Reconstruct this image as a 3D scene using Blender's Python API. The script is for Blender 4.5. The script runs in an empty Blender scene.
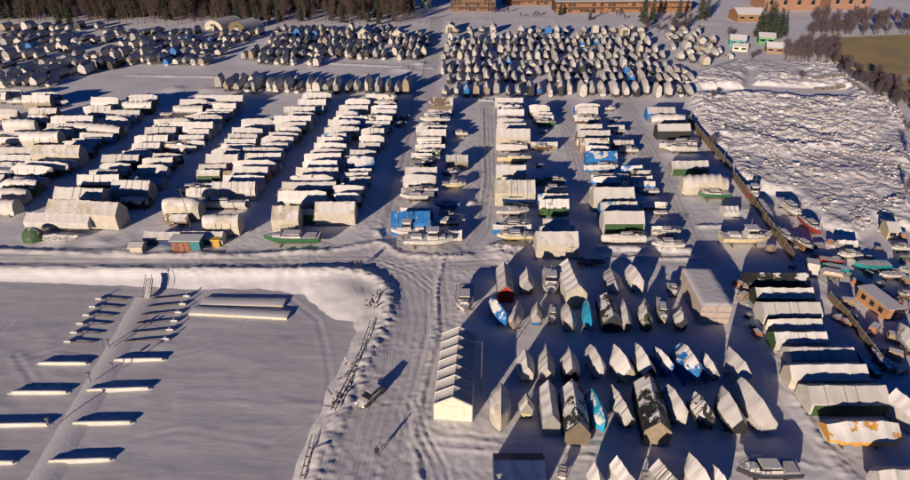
import bpy, math, random
import numpy as np
from mathutils import Vector, Matrix
R = math.radians
rnd = random.Random(7)
scene = bpy.context.scene
COL = scene.collection

# ---------------------------------------------------------------- camera
H = 66.0; F = 615.0; PITCH = 29.6; YAW = 2.0
cam_d = bpy.data.cameras.new('camera'); cam = bpy.data.objects.new('camera', cam_d); COL.objects.link(cam)
cam.location = (0, 0, H); cam.rotation_euler = (R(90 - PITCH), 0, R(YAW))
cam_d.sensor_width = 36; cam_d.lens = F / 910 * 36; cam_d.clip_end = 6000; cam_d.clip_start = .5
scene.camera = cam
_M = cam.rotation_euler.to_matrix()
def P(px, py, z=0.0):
    """survey point of the yard (on the level z)"""
    d = _M @ Vector(((px - 455) / F, -(py - 240) / F, -1.0))
    t = (z - H) / d.z
    return Vector((d.x * t, d.y * t, z))
_I = _M.transposed()
def depth_at(v):
    return -(_I @ (Vector(v) - Vector((0, 0, H)))).z

# ---------------------------------------------------------------- world, sun
SUN_EL = 11.2; SUN_AZ = 26.0       # light travels towards azimuth 26 deg (from +Y towards +X)
w = bpy.data.worlds.new('World'); scene.world = w; w.use_nodes = True
nt = w.node_tree; nt.nodes.clear()
o_ = nt.nodes.new('ShaderNodeOutputWorld'); b_ = nt.nodes.new('ShaderNodeBackground'); s_ = nt.nodes.new('ShaderNodeTexSky')
s_.sky_type = 'NISHITA'; s_.sun_disc = False; s_.sun_elevation = R(SUN_EL); s_.sun_rotation = R(180 + SUN_AZ)
s_.air_density = 1.0; s_.dust_density = 0.0; s_.ozone_density = 6.0
tint = nt.nodes.new('ShaderNodeMix'); tint.data_type = 'RGBA'; tint.blend_type = 'MULTIPLY'; tint.inputs[0].default_value = 1; tint.inputs[7].default_value = (.16, .41, .76, 1)
b_.inputs[1].default_value = 0.05
nt.links.new(s_.outputs[0], tint.inputs[6]); nt.links.new(tint.outputs[2], b_.inputs[0]); nt.links.new(b_.outputs[0], o_.inputs[0])
sl = bpy.data.lights.new('sun', 'SUN'); sl.energy = 5.0; sl.angle = R(.5); sl.color = (1.0, .80, .63)
so = bpy.data.objects.new('sun', sl); COL.objects.link(so)
dv = Vector((math.sin(R(SUN_AZ)) * math.cos(R(SUN_EL)), math.cos(R(SUN_AZ)) * math.cos(R(SUN_EL)), -math.sin(R(SUN_EL))))
so.rotation_euler = dv.to_track_quat('-Z', 'Y').to_euler()
vs = scene.view_settings; vs.view_transform = 'Standard'; vs.look = 'None'; vs.exposure = 0.36; vs.gamma = 1
vs.use_curve_mapping = False
scene.cycles.max_bounces = 5; scene.cycles.diffuse_bounces = 3

# ---------------------------------------------------------------- materials
class N:
    def __init__(s, name):
        s.m = bpy.data.materials.new(name); s.m.use_nodes = True; s.t = s.m.node_tree; s.t.nodes.clear()
        s.out = s.n('OutputMaterial'); s.b = s.n('BsdfPrincipled'); s.l(s.b.outputs[0], s.out.inputs[0])
    def n(s, k, **kw):
        x = s.t.nodes.new('ShaderNode' + k)
        for a, v in kw.items(): setattr(x, a, v)
        return x
    def l(s, a, b): s.t.links.new(a, b)
    def noise(s, vec, scale, detail=3, rough=.55):
        x = s.n('TexNoise'); x.inputs['Scale'].default_value = scale; x.inputs['Detail'].default_value = detail
        x.inputs['Roughness'].default_value = rough
        if vec is not None: s.l(vec, x.inputs['Vector'])
        return x.outputs['Fac']
    def ramp(s, v, a, b):
        x = s.n('MapRange'); x.inputs['From Min'].default_value = a; x.inputs['From Max'].default_value = b
        s.l(v, x.inputs['Value']); return x.outputs[0]
    def math(s, op, a, b):
        x = s.n('Math', operation=op)
        for i, v in enumerate((a, b)):
            if isinstance(v, (int, float)): x.inputs[i].default_value = v
            else: s.l(v, x.inputs[i])
        return x.outputs[0]
    def mix(s, f, a, b):
        x = s.n('Mix', data_type='RGBA')
        if isinstance(f, (int, float)): x.inputs[0].default_value = f
        else: s.l(f, x.inputs[0])
        for i, v in ((6, a), (7, b)):
            if isinstance(v, tuple): x.inputs[i].default_value = (*v, 1)
            else: s.l(v, x.inputs[i])
        return x.outputs[2]
    def bump(s, h, st, dist=.1):
        x = s.n('Bump'); x.inputs['Strength'].default_value = st; x.inputs['Distance'].default_value = dist
        s.l(h, x.inputs['Height']); s.l(x.outputs[0], s.b.inputs['Normal']); return x
SNOW = (.80, .80, .82)
_mc = {}
def plain(name, c, rough=.7, metal=0.0, var=.12, emit=None):
    if name in _mc: return _mc[name]
    k = N(name); tc = k.n('TexCoord').outputs['Object']
    f = k.noise(tc, 2.5, 4)
    k.l(k.mix(k.ramp(f, .3, .7), tuple(x * (1 - var) for x in c), tuple(min(1, x * (1 + var)) for x in c)), k.b.inputs['Base Color'])
    k.b.inputs['Roughness'].default_value = rough; k.b.inputs['Metallic'].default_value = metal
    if emit: k.b.inputs['Emission Color'].default_value = (*emit, 1); k.b.inputs['Emission Strength'].default_value = 1.2
    _mc[name] = k.m; return k.m
def snowy(name, c, lo=.35, hi=.6, rough=.5, grain=2.0):
    """a thing's own paint with snow lying on its level faces"""
    if name in _mc: return _mc[name]
    k = N(name); tc = k.n('TexCoord').outputs['Object']
    g = k.n('NewGeometry'); sp = k.n('SeparateXYZ'); k.l(g.outputs['Normal'], sp.inputs[0])
    ns = k.noise(tc, grain, 4); v = k.math('ADD', sp.outputs[2], k.math('MULTIPLY', k.math('SUBTRACT', ns, .5), .9))
    dn = k.noise(tc, 1.3, 3)
    base = k.mix(k.ramp(dn, .3, .7), tuple(x * .8 for x in c), tuple(min(1, x * 1.15) for x in c))
    k.l(k.mix(k.ramp(v, lo, hi), base, (.68, .68, .69)), k.b.inputs['Base Color'])
    k.b.inputs['Roughness'].default_value = rough
    k.bump(ns, .35, .08)
    _mc[name] = k.m; return k.m
TARP = {'white': (.47, .46, .43), 'cream': (.45, .42, .34), 'grey': (.27, .27, .26), 'blue': (.008, .14, .42),
        'green': (.035, .085, .03), 'dark': (.022, .026, .024), 'brown': (.15, .12, .085), 'tan': (.27, .22, .16), 'navy': (.012, .03, .11),
        'teal': (.02, .28, .30), 'orange': (.55, .27, .04), 'olive': (.10, .11, .04), 'lightblue': (.02, .33, .55), 'red': (.35, .03, .02)}
def tarp(col, cover):
    """canvas with patches of snow on it; cover 0..1"""
    key = f'{col}_tarp_snow_{int(cover*10)}'
    if key in _mc: return _mc[key]
    c = TARP[col]; k = N(key); tc = k.n('TexCoord').outputs['Object']; oi = k.n('ObjectInfo')
    va = k.n('VectorMath', operation='ADD'); k.l(tc, va.inputs[0])
    cx = k.n('CombineXYZ'); k.l(k.math('MULTIPLY', oi.outputs['Random'], 57.), cx.inputs[0]); k.l(cx.outputs[0], va.inputs[1]); v3 = va.outputs[0]
    g = k.n('NewGeometry'); sp = k.n('SeparateXYZ'); k.l(g.outputs['Normal'], sp.inputs[0])
    n1 = k.noise(v3, .42, 4, .6); n2 = k.noise(v3, 4.5, 5, .65)
    up = k.math('MULTIPLY', k.math('SUBTRACT', sp.outputs[2], .45), .30)
    f = k.math('ADD', k.math('ADD', n1, up), k.math('MULTIPLY', k.math('SUBTRACT', n2, .5), .14))
    th = .5 + (.5 - cover) * .42
    mask = k.math('MULTIPLY', k.ramp(f, th - .02, th + .02), k.ramp(sp.outputs[2], .06, .30))
    stain = k.ramp(k.noise(v3, .9, 5, .65), .38, .68)
    base = k.mix(stain, tuple(x * .84 for x in c), tuple(min(1, x * 1.08) for x in c))
    snw = k.mix(k.ramp(oi.outputs['Random'], 0, 1), (.61, .605, .60), (.46, .45, .44))
    k.l(k.mix(mask, base, snw), k.b.inputs['Base Color'])
    k.b.inputs['Roughness'].default_value = .62
    mp = k.n('Mapping'); mp.inputs['Scale'].default_value = (2.2, .5, .5); k.l(v3, mp.inputs[0]); wv = k.noise(mp.outputs[0], 1.0, 3, .6)
    k.bump(k.math('ADD', k.math('MULTIPLY', wv, 1.5), k.math('ADD', k.math('MULTIPLY', mask, .8), k.math('MULTIPLY', n2, .6))), .55, .09)
    _mc[key] = k.m; return k.m

M_metal = plain('galvanised_metal', (.32, .32, .33), .4, .8)
M_dark = plain('black_rubber', (.02, .02, .02), .8)
M_wood = snowy('weathered_wood', (.22, .16, .10), .5, .8)
M_glass = plain('dark_window_glass', (.015, .018, .022), .12)
M_white = snowy('white_gelcoat', (.50, .49, .46), .55, .85, .3)
M_cradle = plain('rusty_cradle_steel', (.10, .07, .05), .8)
HULL = {c: snowy(c + '_hull_paint', v, .45, .75, .35) for c, v in {'white': (.50, .49, .46), 'navy': (.012, .03, .10), 'green': (.03, .12, .05),
        'red': (.28, .03, .02), 'blue': (.01, .12, .35), 'cream': (.55, .47, .28), 'brown': (.14, .08, .04), 'dark': (.03, .03, .035), 'teal': (.015, .22, .24), 'grey': (.3, .3, .3)}.items()}

# ---------------------------------------------------------------- mesh helper
class MB:
    def __init__(s): s.v = []; s.f = []; s.mi = []
    def quad(s, a, b, c, d, m=0):
        i = len(s.v); s.v += [a, b, c, d]; s.f.append((i, i + 1, i + 2, i + 3)); s.mi.append(m)
    def tri(s, a, b, c, m=0):
        i = len(s.v); s.v += [a, b, c]; s.f.append((i, i + 1, i + 2)); s.mi.append(m)
    def box(s, x0, x1, y0, y1, z0, z1, m=0, T=None, top=None):
        i = len(s.v); t = top or 1.0
        cx, cy = (x0 + x1) / 2, (y0 + y1) / 2
        pts = [(x0, y0, z0), (x1, y0, z0), (x1, y1, z0), (x0, y1, z0)] + [(cx + (x - cx) * t, cy + (y - cy) * t, z1) for x, y in ((x0, y0), (x1, y0), (x1, y1), (x0, y1))]
        if T: pts = [tuple(T @ Vector(p)) for p in pts]
        s.v += pts
        for q in ((3, 2, 1, 0), (4, 5, 6, 7), (0, 1, 5, 4), (1, 2, 6, 5), (2, 3, 7, 6), (3, 0, 4, 7)):
            s.f.append(tuple(i + a for a in q)); s.mi.append(m)
    def loft(s, secs, caps=(True, True), closed=False, m=0):
        i = len(s.v); n = len(secs[0])
        for sec in secs: s.v += [tuple(p) for p in sec]
        for a in range(len(secs) - 1):
            for b in range(n if closed else n - 1):
                c = (b + 1) % n
                s.f.append((i + a * n + b, i + a * n + c, i + (a + 1) * n + c, i + (a + 1) * n + b)); s.mi.append(m)
        if caps[0]: s.f.append(tuple(i + b for b in reversed(range(n)))); s.mi.append(m)
        if caps[1]: s.f.append(tuple(i + (len(secs) - 1) * n + b for b in range(n))); s.mi.append(m)
    def tube(s, a, b, r, r2=None, k=6, m=0):
        a = Vector(a); b = Vector(b); d = (b - a)
        if d.length < 1e-6: return
        d.normalize(); u = d.orthogonal().normalized(); v = d.cross(u); r2 = r if r2 is None else r2
        s.loft([[p + (u * math.cos(6.2832 * j / k) + v * math.sin(6.2832 * j / k)) * q for j in range(k)] for p, q in ((a, r), (b, r2))], closed=True, m=m)
    def build(s, name, mats, parent=None, smooth=None, loc=None, rz=0):
        me = bpy.data.meshes.new(name); me.from_pydata([tuple(p) for p in s.v], [], s.f)
        for mm in (mats if isinstance(mats, (list, tuple)) else [mats]): me.materials.append(mm)
        if any(s.mi): me.polygons.foreach_set('material_index', s.mi)
        if smooth is not None:
            me.shade_smooth(); me.set_sharp_from_angle(angle=R(smooth))
        me.update()
        o = bpy.data.objects.new(name, me); COL.objects.link(o)
        if parent: o.parent = parent
        if loc is not None: o.location = loc
        o.rotation_euler.z = rz
        return o
def empty(name, loc, rz=0.0):
    o = bpy.data.objects.new(name, None); COL.objects.link(o); o.location = loc; o.rotation_euler.z = rz; o.empty_display_size = .5
    return o
def tag(o, label=None, cat=None, group=None, kind=None):
    for k_, v_ in (('label', label), ('category', cat), ('group', group), ('kind', kind)):
        if v_: o[k_] = v_
    return o
def copy_tree(o, parent=None):
    c = o.copy(); COL.objects.link(c)
    if parent: c.parent = parent
    for ch in o.children: copy_tree(ch, c)
    return c
# ---------------------------------------------------------------- boat parts (long axis X, bow at +X, keel on z=0)
def hull_mesh(L, W, z0, z1, mb=None, full=.62):
    mb = mb or MB(); secs = []; n = 9
    for i in range(n + 1):
        t = i / n; x = -L / 2 + L * t
        w_ = W / 2 * (1 if t < full else max(.03, 1 - ((t - full) / (1 - full)) ** 1.9)) * (.9 + .1 * min(1, t * 3))
        sh = .12 * L / 8 * (max(0, t - .3) ** 2) * 2; kz = z0 + (z1 - z0) * .8 * max(0, (t - .72) / .28) ** 2
        zt = z1 + sh
        secs.append([(x, -w_, zt), (x, -w_ * .93, z0 + (zt - z0) * .5), (x, -w_ * .55, kz + (zt - kz) * .16), (x, 0, kz), (x, w_ * .55, kz + (zt - kz) * .16), (x, w_ * .93, z0 + (zt - z0) * .5), (x, w_, zt)])
    mb.loft(secs, caps=(True, True))
    return mb
def deck_mesh(L, W, z1, mb, full=.62, drop=.06):
    n = 9; secs = []
    for i in range(n + 1):
        t = i / n; x = -L / 2 + L * t
        w_ = W / 2 * (1 if t < full else max(.03, 1 - ((t - full) / (1 - full)) ** 1.9)) * (.9 + .1 * min(1, t * 3)) * .985
        z = z1 + .12 * L / 8 * (max(0, t - .3) ** 2) * 2 - drop
        secs.append([(x, -w_, z), (x, 0, z + .07), (x, w_, z)])
    mb.loft(secs, caps=(False, False))
def cradle(L, W, z0, par):
    mb = MB()
    for x in (-L * .28, L * .2):
        mb.box(x - .08, x + .08, -W * .42, W * .42, 0, .16)
        for sy in (-1, 1): mb.tube((x, sy * W * .40, .1), (x, sy * W * .40, z0 + .75), .06, k=4)
    mb.box(-L * .33, L * .28, -.1, .1, .162, max(.2, z0))
    mb.build('cradle', M_cradle, par)
def cover_mesh(L, W, he, hr, zs, style, g, near_end='flat', bow='point', rag=.15, sag=.12, ribs=5):
    """draped cover: sections along X; g = Random"""
    n = max(12, ribs * 5); secs = []
    hoop = style == 'h'; tent = style == 't'
    drift = [g.uniform(-.11, .11) for _ in range(ribs + 2)]
    lean = g.uniform(-.12, .12)
    for i in range(n + 1):
        t = i / n; x = -L / 2 + L * t
        wf = 1.0; hf = 1.0; x_off = 0
        if bow == 'point' and t > .6:
            q = (t - .6) / .4; wf = max(.08, 1 - q ** 2.1); hf = 1 - .22 * q ** 1.6
        elif bow == 'round' and t > .8:
            q = (t - .8) / .2; wf = 1 - .35 * q ** 2; hf = 1 - .25 * q ** 2
        if near_end == 'slope' and t < .16:
            q = 1 - t / .16; hf = min(hf, 1 - .45 * q); wf = min(wf, 1 - .12 * q)
        elif near_end == 'taper' and t < .34:
            q = 1 - t / .34; wf = min(wf, 1 - .30 * q ** 2.2); hf = min(hf, 1 - .40 * q ** 1.5)
        elif near_end == 'point' and t < .3:
            q = 1 - t / .3; wf = min(wf, max(.3, 1 - .7 * q ** 1.8)); hf = min(hf, 1 - .3 * q ** 1.5)
        ph = (t * ribs) % 1.0; s_ = sag * math.sin(math.pi * ph) * (0 if i in (0, n) else 1)
        k = int(t * ribs); rz_ = drift[k] * (1 - ph) + drift[k + 1] * ph
        W2 = W / 2 * wf; hR = he + (hr - he) * hf + rz_ - s_ * .45 + (.04 if ph < .01 else 0)
        hE = he * (.86 + .14 * hf) + rz_ * .5
        zb = lambda: zs + g.uniform(-rag, rag)
        yo = lean * W * .3
        if hoop:
            sec = [(x, -W2 * .98, zb())]
            for a in range(9):
                an = math.pi * (1 - a / 8)
                sec.append((x, W2 * math.cos(an) - yo * 0, hE * .75 + (hR - hE * .75) * math.sin(an) - (s_ * .5 if 0 < a < 8 else 0)))
            sec.append((x, W2 * .98, zb()))
        else:
            ji = lambda: g.uniform(-.06, .06)
            sec = [(x, -W2 * 1.0, zb()), (x, -W2 * 1.03, hE * .6 + zs * .4), (x, -W2, hE),
                   (x, -W2 * .66 + yo * .3, hE + (hR - hE) * .36 - s_ * .8 + ji()), (x, -W2 * .32 + yo * .7, hE + (hR - hE) * .70 - s_ * .8 + ji()), (x, yo, hR),
                   (x, W2 * .32 + yo * .7, hE + (hR - hE) * .70 - s_ * .8 + ji()), (x, W2 * .66 + yo * .3, hE + (hR - hE) * .36 - s_ * .8 + ji()), (x, W2, hE), (x, W2 * 1.03, hE * .6 + zs * .4), (x, W2, zb())]
        secs.append(sec)
    mb = MB(); mb.loft(secs, caps=(True, True))
    return mb
def rails(mb, L, W, z, m=0):
    pts = []
    for i in range(7):
        t = .55 + .45 * i / 6; w_ = W / 2 * max(.03, 1 - ((t - .62) / .38) ** 1.9 if t > .62 else 1) * .95
        pts.append((-L / 2 + L * t, w_))
    for sy in (-1, 1):
        for i in range(6):
            mb.tube((pts[i][0], sy * pts[i][1], z + .75), (pts[i + 1][0], sy * pts[i + 1][1], z + .78), .035, k=4)
            mb.tube((pts[i][0], sy * pts[i][1], z + .05), (pts[i][0], sy * pts[i][1], z + .76), .03, k=4)
def open_boat(root, L, W, g, hullc='white', kind='motor', snow=1):
    z0 = .55; z1 = z0 + min(1.7, .13 * L + .35)
    hull_mesh(L, W, z0, z1).build('hull', HULL[hullc], root, 30)
    mb = MB(); deck_mesh(L, W, z1, mb); mb.build('deck', M_white if hullc != 'brown' else M_wood, root, 30)
    zd = z1
    if kind == 'motor' or kind == 'trawler':
        c = MB(); a, b = (-.18, .18) if kind == 'motor' else (-.02, .20)
        hc = .75 if kind == 'motor' else 1.9
        T = None
        c.box(L * a, L * b, -W * .34, W * .34, zd - .05, zd + hc, top=.84); cab = c.build('cabin', M_white, root)
        c = MB(); c.box(L * (a + .015), L * (b + .012), -W * .325, W * .325, zd + hc * .45, zd + hc * .8, top=.93); c.build('window', M_glass, cab)
        c = MB(); c.box(L * (b - .02), L * (b + .16), -W * .28, W * .28, zd - .02, zd + .42, top=.7); c.build('foredeck_hatch', M_white, root)
        if kind == 'trawler':
            c = MB(); c.box(L * (a - .02), L * (b + .02), -W * .33, W * .33, zd + hc + .002, zd + hc + .1); c.build('roof', M_white, cab)
            c = MB(); c.tube((L * .05, 0, zd + hc), (L * .05, 0, zd + hc + 2.2), .06); c.tube((L * .05, -.6, zd + hc + 1.4), (L * .05, .6, zd + hc + 1.4), .04); c.build('mast', M_metal, root)
            c = MB(); c.box(-L * .36, -L * .12, -W * .26, W * .26, zd - .02, zd + .55, top=.8); c.build('aft_housing', M_white, root)
        c = MB(); c.box(-L * .44, -L * .22, -W * .33, W * .33, zd + .0, zd + .12); c.build('cockpit_cover', tarp('grey', .8), root)
        c = MB(); rails(c, L, W, z1); c.build('rail', M_metal, root)
    elif kind == 'skiff':
        for q in (-.25, 0, .22):
            c = MB(); c.box(L * q - .14, L * q + .14, -W * .4, W * .4, zd - .02, zd + .08); c.build('thwart', M_wood, root)
    elif kind == 'sail':
        c = MB(); c.box(-L * .12, L * .2, -W * .24, W * .24, zd - .03, zd + .42, top=.8); cab = c.build('cabin', M_white, root)
        c = MB(); c.box(-L * .09, L * .16, -W * .245, W * .245, zd + .12, zd + .28, top=.94); c.build('window', M_glass, cab)
        c = MB(); c.box(-L * .06, L * .08, -.1, .1, 0, z0 + .1); c.build('keel', HULL['dark'], root)
        c = MB(); rails(c, L, W, z1); c.build('rail', M_metal, root)
    cradle(L, W, z0, root)
    return zd
COLORWORD = {'white': 'white', 'cream': 'cream', 'grey': 'grey', 'blue': 'blue', 'green': 'green', 'dark': 'black', 'brown': 'brown', 'tan': 'tan',
             'navy': 'navy', 'teal': 'teal', 'orange': 'orange', 'olive': 'olive', 'lightblue': 'bright blue', 'red': 'red'}
ORD = ['zeroth', 'first', 'second', 'third', 'fourth', 'fifth', 'sixth', 'seventh', 'eighth', 'ninth', 'tenth', 'eleventh', 'twelfth', 'thirteenth', 'fourteenth', 'fifteenth',
       'sixteenth', 'seventeenth', 'eighteenth', 'nineteenth', 'twentieth', 'twenty-first', 'twenty-second', 'twenty-third', 'twenty-fourth', 'twenty-fifth', 'twenty-sixth', 'twenty-seventh', 'twenty-eighth', 'twenty-ninth', 'thirtieth', 'thirty-first', 'thirty-second', 'thirty-third', 'thirty-fourth']
boat_count = [0]; footprints = []
def squeeze(label):
    w_ = label.split()
    while len(w_) > 16 and 'the' in w_: w_.remove('the')
    for x in ('under', 'back'):
        if len(w_) > 16 and x in w_: w_.remove(x)
    return ' '.join(w_[:16])
def make_boat(c, L, W, ang, tok, label, group, g):
    label = squeeze(label)
    """c: ground point; ang: heading of bow; tok: dict of style, colour, height"""
    boat_count[0] += 1
    st = tok['s']; col = tok['c']; h = tok['h']; cov = tok['cov']
    name = {'r': 'covered_boat', 't': 'boat_tent', 'h': 'covered_boat', 'b': 'motorboat', 's': 'skiff', 'y': 'sailboat', 'w': 'trawler'}[st]
    cat = {'t': 'boat tent', 'b': 'motorboat', 's': 'small boat', 'y': 'sailboat', 'w': 'fishing boat'}.get(st, 'covered boat')
    root = empty(name, (c.x, c.y, tok.get('z', 0.0)), ang)
    tag(root, label, cat, group)
    footprints.append((c.x, c.y, L, W, ang))
    if st in 'bsyw':
        open_boat(root, L, W, g, tok.get('hull') or (col if col in HULL else 'white'), {'b': 'motor', 's': 'skiff', 'y': 'sail', 'w': 'trawler'}[st])
        return root
    z0 = .45; hull = tok.get('hull') or g.choice(['white', 'white', 'navy', 'green', 'red', 'blue', 'brown', 'dark', 'cream'])
    he = h * (.54 if st == 'r' else .62); zs = g.uniform(.55, .95) if st != 't' else .25
    if tok.get('zs') is not None: zs = tok['zs']
    hull_mesh(L * .94, W * .84, z0, he * .82).build('hull', HULL[hull], root, 30)
    bow = tok.get('bow') or ('point' if st == 'r' and g.random() < .5 else ('round' if st != 't' else 'flat'))
    ne = tok.get('near') or ('flat' if st == 't' or g.random() < .6 else 'slope')
    ribs = max(3, int(L / g.uniform(1.6, 2.6)))
    mb = cover_mesh(L, W, he, h, zs, st, g, ne, bow, .05 if st == 't' else g.uniform(.10, .30), g.uniform(.08, .26), ribs)
    cv = mb.build('tarp_cover', tarp(col, cov), root, 38)
    if tok.get('end'):    # end curtain of another colour on the stern
        e = MB(); w2 = W / 2 * .985; x = -L / 2 - .03
        e.v += [(x, -w2, zs), (x, w2, zs), (x, w2, he * .98), (x, 0, h * .985), (x, -w2, he * .98)]; e.f.append((4, 3, 2, 1, 0)); e.mi.append(0)
        e.v += [(x - .05, -w2, zs), (x - .05, w2, zs), (x - .05, w2, he * .98), (x - .05, 0, h * .985), (x - .05, -w2, he * .98)]; e.f.append((5, 6, 7, 8, 9)); e.mi.append(0)
        for q in range(5): e.f.append((q, (q + 1) % 5, 5 + (q + 1) % 5, 5 + q)); e.mi.append(0)
        e.build('end_curtain', tarp(tok['end'], .1), root)
    if tok.get('skirt'):  # coloured side curtain hung along both sides, a few cm outside the cover
        e = MB()
        for sy in (-1, 1):
            y = sy * (W / 2 * 1.04 + .03); e.box(-L * .47, L * .47, min(y, y + sy * .05), max(y, y + sy * .05), .2, he * .88)
        e.build('side_curtain', tarp(tok['skirt'], .15), root)
    cradle(L, W * .9, z0, root)
    if tok.get('rope') or (W > 2 and g.random() < .25):
        for q in (-.3, -.05, .1):
            e = MB(); x = L * q
            prof = [(x, -W * .535, zs), (x, -W * .51, he + .02), (x, 0, h + .05), (x, W * .51, he + .02), (x, W * .535, zs)]
            for a, b in zip(prof, prof[1:]): e.tube(a, b, .035, k=4)
            e.build('tie_rope', M_dark, root)
    return root
# ---------------------------------------------------------------- numpy noise and distance
def vnoise(x, y, seed=0):
    xi = np.floor(x).astype(np.int64); yi = np.floor(y).astype(np.int64); fx = x - xi; fy = y - yi
    fx = fx * fx * (3 - 2 * fx); fy = fy * fy * (3 - 2 * fy)
    def h(a, b):
        n = (a * 374761393 + b * 668265263 + seed * 974634777) & 0x7fffffff
        n = ((n ^ (n >> 13)) * 1274126177) & 0x7fffffff
        return ((n ^ (n >> 16)) & 0xffff) / 65535.0
    return (h(xi, yi) * (1 - fx) + h(xi + 1, yi) * fx) * (1 - fy) + (h(xi, yi + 1) * (1 - fx) + h(xi + 1, yi + 1) * fx) * fy
def fbm(x, y, sc, oc=3, seed=0):
    s = 0; a = 1; t = 0
    for i in range(oc): s = s + a * vnoise(x / sc * 2 ** i, y / sc * 2 ** i, seed + i * 17); t += a; a *= .5
    return s / t - .5
def wp(pts, z=0): return [tuple(P(a, b, z))[:2] for a, b in pts]
def pdist(X, Y, line):
    d = np.full(X.shape, 1e9)
    for (ax, ay), (bx, by) in zip(line, line[1:]):
        m = (X > min(ax, bx) - 16) & (X < max(ax, bx) + 16) & (Y > min(ay, by) - 16) & (Y < max(ay, by) + 16)
        if not m.any(): continue
        x = X[m]; y = Y[m]; L2 = (bx - ax) ** 2 + (by - ay) ** 2 + 1e-9
        t = np.clip(((x - ax) * (bx - ax) + (y - ay) * (by - ay)) / L2, 0, 1)
        d[m] = np.minimum(d[m], np.hypot(x - ax - t * (bx - ax), y - ay - t * (by - ay)))
    return d
def inside(X, Y, poly):
    r = np.zeros(X.shape, bool); n = len(poly)
    for i in range(n):
        (ax, ay), (bx, by) = poly[i], poly[(i + 1) % n]
        if ay == by: continue
        c = ((ay > Y) != (by > Y)) & (X < (bx - ax) * (Y - ay) / (by - ay) + ax)
        r ^= c
    return r
def sdist(X, Y, poly):
    d = pdist(X, Y, poly + [poly[0]]); d = np.minimum(d, 40)
    return np.where(inside(X, Y, poly), -d, d)
def sstep(x): x = np.clip(x, 0, 1); return x * x * (3 - 2 * x)

ICE_Z = -1.5
ice_poly = wp([(-900, 283), (-60, 283), (0, 284), (60, 286), (130, 288), (180, 291), (267, 291), (300, 298), (312, 306), (322, 317), (335, 322), (350, 324), (352, 332), (343, 352), (333, 370),
               (318, 405), (303, 440), (290, 470), (278, 505), (262, 560), (200, 760)], ICE_Z) + [(-400, 20)]
bank = wp([(-900, 262), (-60, 265), (0, 267), (100, 268.5), (200, 270), (280, 270), (340, 270.5), (362, 273), (378, 279), (387, 289), (389, 302), (384, 320), (373, 345), (357, 378), (343, 405), (331, 430), (321, 455), (314, 480), (303, 520), (288, 580)])
ridges = [  # ploughed snow edges: (points, height, half width)
    ([(-300, 246), (0, 250), (80, 254), (160, 256), (250, 255), (330, 251), (375, 243)], .55, .9),
    ([(378, 236), (400, 160), (425, 60)], .22, .6), ([(378, 232), (384, 244), (400, 254), (430, 258), (470, 256)], .5, .9),
    ([(493, 247.5), (530, 248.5), (571, 249)], .9, 1.0), ([(600, 249), (640, 250), (691, 250.5)], .9, 1.0), ([(570, 257), (640, 258.5), (700, 259)], .4, .6),
    ([(482, 110), (484, 180), (478, 225), (466, 246)], .18, .6), ([(443, 262), (437, 285), (436, 325), (430, 360), (418, 410), (414, 440), (420, 480)], .3, .5),
    ([(300, 62), (360, 65), (432, 68)], .5, 1.2), ([(130, 75.5), (215, 77)], .5, 1.2), ([(466, 99), (492, 101)], .6, 1.0), ([(555, 22.5), (645, 24)], .8, 1.5), ([(640, 87), (690, 88)], .4, 1.2),
    ([(420, 437), (500, 444), (600, 447), (760, 452), (830, 470)], .12, .4), ([(420, 446), (500, 452), (600, 457), (700, 461)], .14, .4),
    ([(740, 292), (760, 330), (785, 380), (812, 430), (850, 480)], .35, 1.3), ([(700, 227), (722, 226)], .5, .8), ([(60, 250), (140, 252)], .3, 1.0),
    ([(0, 26), (60, 30), (120, 31)], .5, 2), ([(410, 24), (500, 19), (560, 18)], .6, 2), ([(680, 24), (820, 20)], .6, 2),
]
mounds = [(60, 240, 3.0, .8), (168, 250, 2.6, 1.0), (130, 249, 3, .8), (100, 242, 2.5, .6), (385, 246, 3, .5), (430, 252, 4.5, .5), (502, 252, 4, 1.3), (545, 253, 3, 1.0), (455, 252, 3, .4), (350, 273, 3, .3), (200, 251, 2.5, .8),
          (843, 247, 5.5, 1.2), (750, 212, 4, .7), (470, 203, 1.6, .8), (300, 250, 4, .4), (208, 90, 4, .8), (405, 70, 5, 1.2), (500, 345, 2, .2), (175, 89, 4, .8), (420, 64, 3, 1.0), (640, 255, 3, .5), (445, 425, 4, .5),
          (838, 300, 2, .8), (851, 331, 1.6, .7), (858, 343, 1.6, .8)]
def offs(pts, d):
    q = wp(pts); out = []
    for i, p in enumerate(q):
        a = q[max(0, i - 1)]; b = q[min(len(q) - 1, i + 1)]; dx, dy = b[0] - a[0], b[1] - a[1]; l = math.hypot(dx, dy) + 1e-9
        out.append((p[0] - dy / l * d, p[1] + dx / l * d))
    return out
tracks = []
def tr(pts, ds, w_=.28, dep=.10):
    for d in ds: tracks.append((offs(pts, d), w_, dep))
tr([(486, 108), (488, 180), (481, 228), (466, 250), (440, 262), (418, 275)], (-1.6, -.3, .9, 2.0), .3, .13)
tr([(-200, 258), (0, 260), (150, 261), (300, 262), (380, 262), (480, 258), (520, 260)], (-2.2, -.6, .9, 2.3), .35, .06)
tr([(436, 30), (425, 90), (405, 160), (390, 220), (382, 250)], (-1.6, -.2, 1.2), .35, .09)
tr([(385, 250), (400, 280), (408, 320), (398, 370), (385, 420), (370, 480), (360, 520)], (-7, -5.2, -3.6, -2.0, -.8, .5, 1.9, 3.4, 5, 6.5), .3, .07)
tr([(385, 262), (410, 272), (432, 290), (434, 330), (424, 370), (416, 400), (414, 430), (430, 460), (440, 490)], (-1.0, .3, 1.4), .3, .16)
tr([(414, 400), (418, 425), (440, 436), (500, 441), (620, 444)], (-.8, .6), .25, .14)
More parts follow.
